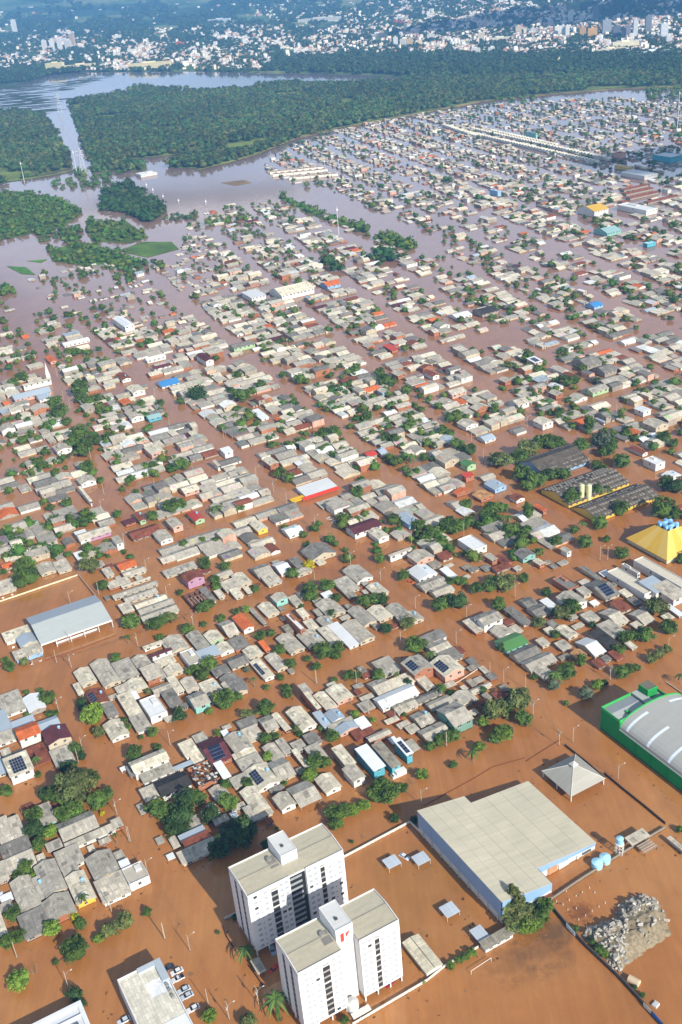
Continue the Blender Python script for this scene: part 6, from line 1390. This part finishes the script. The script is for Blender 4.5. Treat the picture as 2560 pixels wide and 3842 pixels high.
for p, z in zip(PT_, zt):
    s = math.hypot(*p)/4800; w_ = R.uniform(6, 15)*max(.8, s**.7); d_ = R.uniform(7, 14); h = R.uniform(3.5, 7.5) if R.random() < .93 else R.uniform(10, 18); a = R.uniform(-.5, .5); ca, sa = math.cos(a), math.sin(a)
    q = [(p[0]+ca*x-sa*y, p[1]+sa*x+ca*y) for x, y in ((-w_/2, -d_/2), (w_/2, -d_/2), (w_/2, d_/2), (-w_/2, d_/2))]
    wc = jit(srgb(R.choice(['efece4', 'e6e0d4', 'ddd4c4', 'e8dcc2', 'b58e74', 'c9cacb'])), .12, R); rc = jit(srgb(R.choice(['d2ccc0', 'e0dbd0', 'a9714e', 'b0aa9e', 'b88a6a'])), .15, R)
    n = len(hm2.v); hm2.v += [(x, y, z-3) for x, y in q]+[(x, y, z+h) for x, y in q]+[((q[0][0]+q[3][0])/2, (q[0][1]+q[3][1])/2, z+h+1.6), ((q[1][0]+q[2][0])/2, (q[1][1]+q[2][1])/2, z+h+1.6)]
    for f_, c_ in (((0, 1, 5, 4), wc), ((1, 2, 6, 9, 5), wc), ((2, 3, 7, 6), wc), ((3, 0, 4, 8, 7), wc), ((4, 5, 9, 8), rc), ((8, 9, 6, 7), rc)): hm2.f.append(tuple(n+i for i in f_)); hm2.c.append(c_)
me = hm2.mesh('far_city_houses', MAT['plain']) if 'plain' in MAT else None
MAT['plain'] = col_mat('distant_plaster', .85, .15)[0]; me = hm2.mesh('far_city_houses', MAT['plain']); o = bpy.data.objects.new('far_city_houses', me); COL.objects.link(o); tag(o, 'thousands of small pale houses covering the far city slopes beyond the lake', 'houses', kind='stuff'); print('far houses', len(PT_))
def highrise(crop, x, y, hp, wp, col, name='high_rise', cat='high-rise', lab=None, deep=.7):
    X, Y = px(crop, x, y); pz = land_hit(np.array([X*.6125]), np.array([Y*.6125])); p, z = pz[0][0], float(pz[1][0]); dep = float(np.array([p[0], p[1], z-CAMH])@_f); k = CROPS[crop][2]
    h = hp/k*dep/FPX*1.06; w_ = wp/k*dep/FPX; d_ = min(w_*deep, 22); t = thing(name, lab, cat, p, z, HR.uniform(-.25, .1), 'far city high-rises' if name == 'high_rise' else None)
    m = MB(); c = jit(srgb(col), .04); m.box(-w_/2, -d_/2, -5, w_/2, d_/2, h, c); m.box(-w_*.15, -d_*.2, h, w_*.15, d_*.2, h+3.5, c); m.build('block', MAT['plain'], t)
    m = MB(); nf = max(2, int(h/3.2)) if h < 200 else 40
    for i in range(nf):
        zz = h*(i+.35)/nf; m.box(-w_/2+.8, -d_/2-.12, zz, w_/2-.8, -d_/2-.02, zz+h/nf*.42, tuple(q*.55 for q in c))
    m.build('window_bands', MAT['plain'], t); FARB.append(dict(o=t, x=X, y=Y, h=hp)); return t
FARB = []
HI = {'9': '72 155 55 22 dad8d2;210 237 45 20 dad8d2;245 235 45 20 dad8d2;280 232 48 20 dad8d2;318 230 38 27 d2d0c8;337 210 48 22 b9a890;540 184 20 42 dcdad2;278 110 12 18 c9c6be', '0': '252 216 40 20 dcdad2;287 222 38 26 c9c6bc;317 213 30 26 cfb48e;362 211 25 22 dcc8a4;412 190 28 32 c6c6c0;645 185 30 32 c9bfa8;815 165 40 26 c9b79c;882 165 32 20 c9c6be;962 118 25 22 d9d8d2;1000 50 22 26 c9c6be;1055 104 46 20 dcdcd6;1105 107 30 26 c9c9c4;1170 95 56 26 6f7a88;995 168 42 28 e0ded6;1020 170 47 18 d6d6d0;1039 170 45 18 d6d6d0;1110 175 42 28 c29a66;1155 181 45 42 d0a460;1218 166 65 38 9aa0a6;1265 176 50 32 6a6f78;1310 178 52 34 7c7c82;1350 181 80 20 c0c4c6;1410 160 75 27 7a8088;1482 183 65 32 d6d8d8;1505 208 38 26 cacccc;1562 180 38 20 c6c8c8;620 258 32 40 d2d2cc;692 246 25 30 d2d2cc;1003 293 22 14 dccfb0;480 195 20 34 d0c8b8;730 190 16 120 cfc8b4;170 170 12 60 c9c6be'}
for c_, tx in HI.items():
    for e in tx.split(';'):
        s = e.split(); highrise(c_, *map(float, s[:4]), s[4])
for c_, x, y, hp, wp, col, lb in (('9', 258, 327, 34, 82, 'ddd0a0', 'cream waterfront block of flats at the lake shore, leftmost'), ('9', 372, 318, 20, 140, 'd8cda6', 'long low cream building on the lake shore, middle'), ('9', 690, 314, 24, 200, 'dccfa2', 'longest low cream building on the lake shore, right'), ('0', 1305, 225, 30, 120, 'ded6b8', 'large cream complex right of the far downtown, upper'), ('0', 1235, 247, 22, 140, 'd2c8a8', 'large cream complex right of the far downtown, lower'), ('0', 1432, 255, 20, 140, 'd0d8dc', 'long pale blue hall at the far right below the downtown'), ('9', 1010, 105, 16, 105, 'c8cdd2', 'long white factory hall in the hills top centre-left'), ('9', 1470, 98, 14, 200, 'c4c4bc', 'long low pale factory in the hills top centre'), ('0', 252, 115, 14, 70, 'c84a48', 'low building with red front in the far city'), ('9', 830, 213, 16, 36, 'c8684a', 'orange-red block in the far city across the lake')):
    highrise(c_, x, y, hp, wp, col, 'waterfront_building' if 'shore' in lb else 'large_building', 'building', lb, .35)

# ---------------- clouds: high above the frame, they shade parts of the country ----------------
def cloud(spot, rx, ry, H=1500):
    g2 = np.random.default_rng(int(rx)); c = np.array([spot[0], spot[1], 0])+np.array(sd)*(H/sd[2]); V, F = ico(4); P_ = V.copy(); n_ = noise2(P_[:, 0]*10, P_[:, 1]*10, 2.4, rx)+.5*noise2(P_[:, 0]*10, P_[:, 2]*10+P_[:, 1]*10, 1.1, 3)
    P_ = P_*(1+.3*n_)[:, None]; P_[:, 2] = np.where(P_[:, 2] < 0, P_[:, 2]*.25, P_[:, 2]); P_ *= np.array([rx, ry, min(rx, ry)*.45]); o = bpy.data.objects.new('cloud', np_mesh('cloud', P_, F, np.full((len(F), 3), .8), MAT['cloud'], True)); COL.objects.link(o); o.location = c; tag(o, kind='stuff', cat='cloud', label='white fair-weather cloud above the far district')
MAT['cloud'] = col_mat('cloud_white', 1.0, .0)[0]
for sx, sy, rx, ry in CLOUDS: cloud(G('D', sx, sy), rx, ry)

# ---------------- floating debris ----------------
dm = MB(); R = random.Random(6); k = 0
while k < 800:
    x, y = R.uniform(5, 2550), R.uniform(1400, 3830); p = G('S', x, y, 0); u, v = UV(p)
    if occupied(u-.4, u+.4, v-.4, v+.4, 0) or (not occupied(u-1, u+1, v-1, v+1, 2.2) and R.random() > .015): continue
    a = R.uniform(0, 3.14); s = R.uniform(.1, .5)*(1.6 if R.random() < .12 else 1); l = s*R.uniform(.3, 1); ca, sa = math.cos(a), math.sin(a); c_ = srgb(R.choice(['d8d4c8', 'c9bfa8', '9b8a70', '8a7a64', 'a8a49a', 'd0cfc8', '8a949c']))
    dm.slab([(p[0]+ca*i*s-sa*j*l, p[1]+sa*i*s+ca*j*l, .07+R.uniform(0, .05)) for i, j in ((-1, -1), (1, -1), (1, 1), (-1, 1))], .1, c_); k += 1
tag(dm.build('debris', MAT['wall']), 'small planks, sheets and rubbish adrift between the near houses', 'debris', kind='stuff')
# ---------------- labels that single each thing out ----------------
ORD = ['', 'second ', 'third ', 'fourth ', 'fifth ', 'sixth ', 'seventh ', 'eighth ', 'ninth ', 'tenth ', 'eleventh ', 'twelfth ', 'thirteenth ', 'fourteenth ', 'fifteenth ', 'sixteenth ']
ANCH = [('a', 600, 470, 'the bottom left yellow-walled house'), ('a', 150, 350, 'the bottom left corner'), ('a', 690, 900, 'trees above the gridded roof'), ('b', 250, 430, 'the orange-roofed white house'), ('b', 690, 930, 'the broad tree on the left street'), ('b', 1450, 250, 'the white cubic house'), ('b', 700, 1300, 'the roof under the broad tree'),
        ('c', 600, 640, 'the maroon solar roof'), ('c', 250, 930, 'the burnt black roof'), ('c', 800, 1390, 'the dark grove'), ('c', 1130, 900, 'the beige solar house'), ('d', 780, 900, 'the turquoise shop'), ('d', 850, 320, 'the long white metal roof'), ('d', 1400, 520, 'the green-walled house'), ('4', 1350, 700, 'the green hall'), ('4', 1070, 1000, 'the pyramid-roofed pavilion'),
        ('4', 780, 375, 'the green metal roof'), ('4', 70, 330, 'the nearer white metal roof'), ('4', 490, 200, 'the diagonal street trees'), ('4', 1200, 350, 'the blackened roof at right'), ('4', 1350, 90, 'the beige commercial buildings'), ('3', 320, 280, 'the open sports shed'), ('3', 890, 90, 'the pink two-storey house'), ('3', 1120, 290, 'the orange tile roof'), ('3', 740, 430, 'the white-fronted brown roof'),
        ('3', 1190, 500, 'the narrow solar roof'), ('3', 1420, 20, 'the bright yellow tree'), ('3', 900, 600, 'the mint-walled house'), ('3', 100, 60, 'the walled pitch'), ('5', 170, 190, 'the church with white spire'), ('5', 380, 420, 'the tall left tree clump'), ('5', 1460, 660, 'the red-banded shop'), ('5', 650, 300, 'the turquoise-ended roof'), ('5', 430, 850, 'the pink-fronted roof'), ('5', 1200, 580, 'the peach-walled corner house'),
        ('5', 1100, 880, 'the mid-left yellow-walled house'), ('5', 930, 60, 'the maroon gabled house'), ('6', 1100, 660, 'the twin silos'), ('6', 1480, 880, 'the yellow tent roof'), ('6', 590, 560, 'the lime green house'), ('6', 100, 840, 'the roadside maroon roof'), ('6', 300, 960, 'the cream corner house'), ('6', 1180, 90, 'the twin dark-roofed warehouses'), ('6', 930, 340, 'the lone white gabled house'), ('6', 400, 110, 'the white gabled pair'), ('6', 740, 800, 'the long tree clump'), ('6', 200, 480, 'the red and blue roof pair'), ('6', 1450, 530, 'the cubic school-side house'), ('1', 1200, 900, 'the twin towers'), ('2', 640, 500, 'the big pale warehouse'), ('r', 1150, 1200, 'the rubble heap')]
AP = [(G(c, x, y), p) for c, x, y, p in ANCH]
def anchor(p): return min(AP, key=lambda a: np.linalg.norm(a[0]-p))[1]
def assign(items, plural):
    cls = {}
    for it in items:
        if it['o'].get('label'): continue
        cls.setdefault((it['look'], anchor(it['c'])), []).append(it)
    for (look, an), L in cls.items():
        L.sort(key=lambda i: proj([[i['c'][0], i['c'][1], 0]])[0][0])
        for k, it in enumerate(L):
            if len(L) == 1: s = look+' near '+an
            elif k == len(L)-1: s = 'rightmost '+look+' near '+an
            else: s = (ORD[k] if k else '')+('leftmost ' if k == 0 else '')+look+(' from left' if k else '')+' near '+an
            it['o']['label'] = s
for h in HOUSES:
    ks = ['sloping roof' if h['ax'] == 's' else 'flat roof' if h['ax'] == 'f' else 'gable roof'][0]
    small = h['area'] < 34
    h['look'] = ('two-storey ' if h['h'] > 3.3 else '')+WN[h['wc']]+' '+('shed' if small else 'house')+', '+RN[h['rc']]+' '+ks+(', solar panels' if 'S' in h['fl'] else '')
    if h['look'].startswith('plain grey shed'): h['look'] = h['look'].replace('plain grey ', '')
    if not h['o'].get('label') and h['o'].name.split('.')[0] == 'house':
        h['o']['group'] = 'small flooded sheds' if small else 'flooded houses of the town'
        if small: h['o'].name = 'shed'; h['o']['category'] = 'shed'
        if h['h'] > 3.3 and not small: h['o'].name = 'two_storey_house'
assign([h for h in HOUSES], 'houses'); assign(TREES, 'trees'); assign(POLES, 'poles')
for t in TREES: t['o']['group'] = 'palms among the houses' if 'palm' in t['look'] else 'trees and shrubs among the houses'
for t in POLES: t['o']['group'] = 'poles along the flooded streets'
FARB = [f for f in FARB if not f['o'].get('label')]; FARB.sort(key=lambda f: f['x'])
left = [f for f in FARB if f['x'] < 1280]; right = [f for f in FARB if f['x'] >= 1280]
def nth(k): return ORD[k].strip() if 0 < k < len(ORD) else ('leftmost' if k == 0 else str(k+1)+'th')
for nm, L in (('left part of the far city', left), ('right part of the far city', right)):
    for k, f in enumerate(L): f['o']['label'] = ('leftmost' if k == 0 else nth(k)+' from left')+' of the high-rise blocks in the '+nm
# ---------------- air ----------------
def haze():
    m = bpy.data.materials.new('haze_air'); m.use_nodes = True; t = m.node_tree; t.nodes.clear(); o = t.nodes.new('ShaderNodeOutputMaterial'); v = t.nodes.new('ShaderNodeVolumePrincipled')
    v.inputs['Density'].default_value = HAZE; v.inputs['Color'].default_value = (.2, .52, 1.0, 1); v.inputs['Anisotropy'].default_value = 0.0; t.links.new(v.outputs[0], o.inputs['Volume'])
    b = MB(); b.box(-31000, -700, -4, 31000, 41000, 420, (1, 1, 1)); ob = b.build('haze', m); tag(ob, kind='stuff'); ob['label'] = 'thin blue haze over the far city and hills'; ob['category'] = 'haze'
HAZE = 1.05e-4
haze()
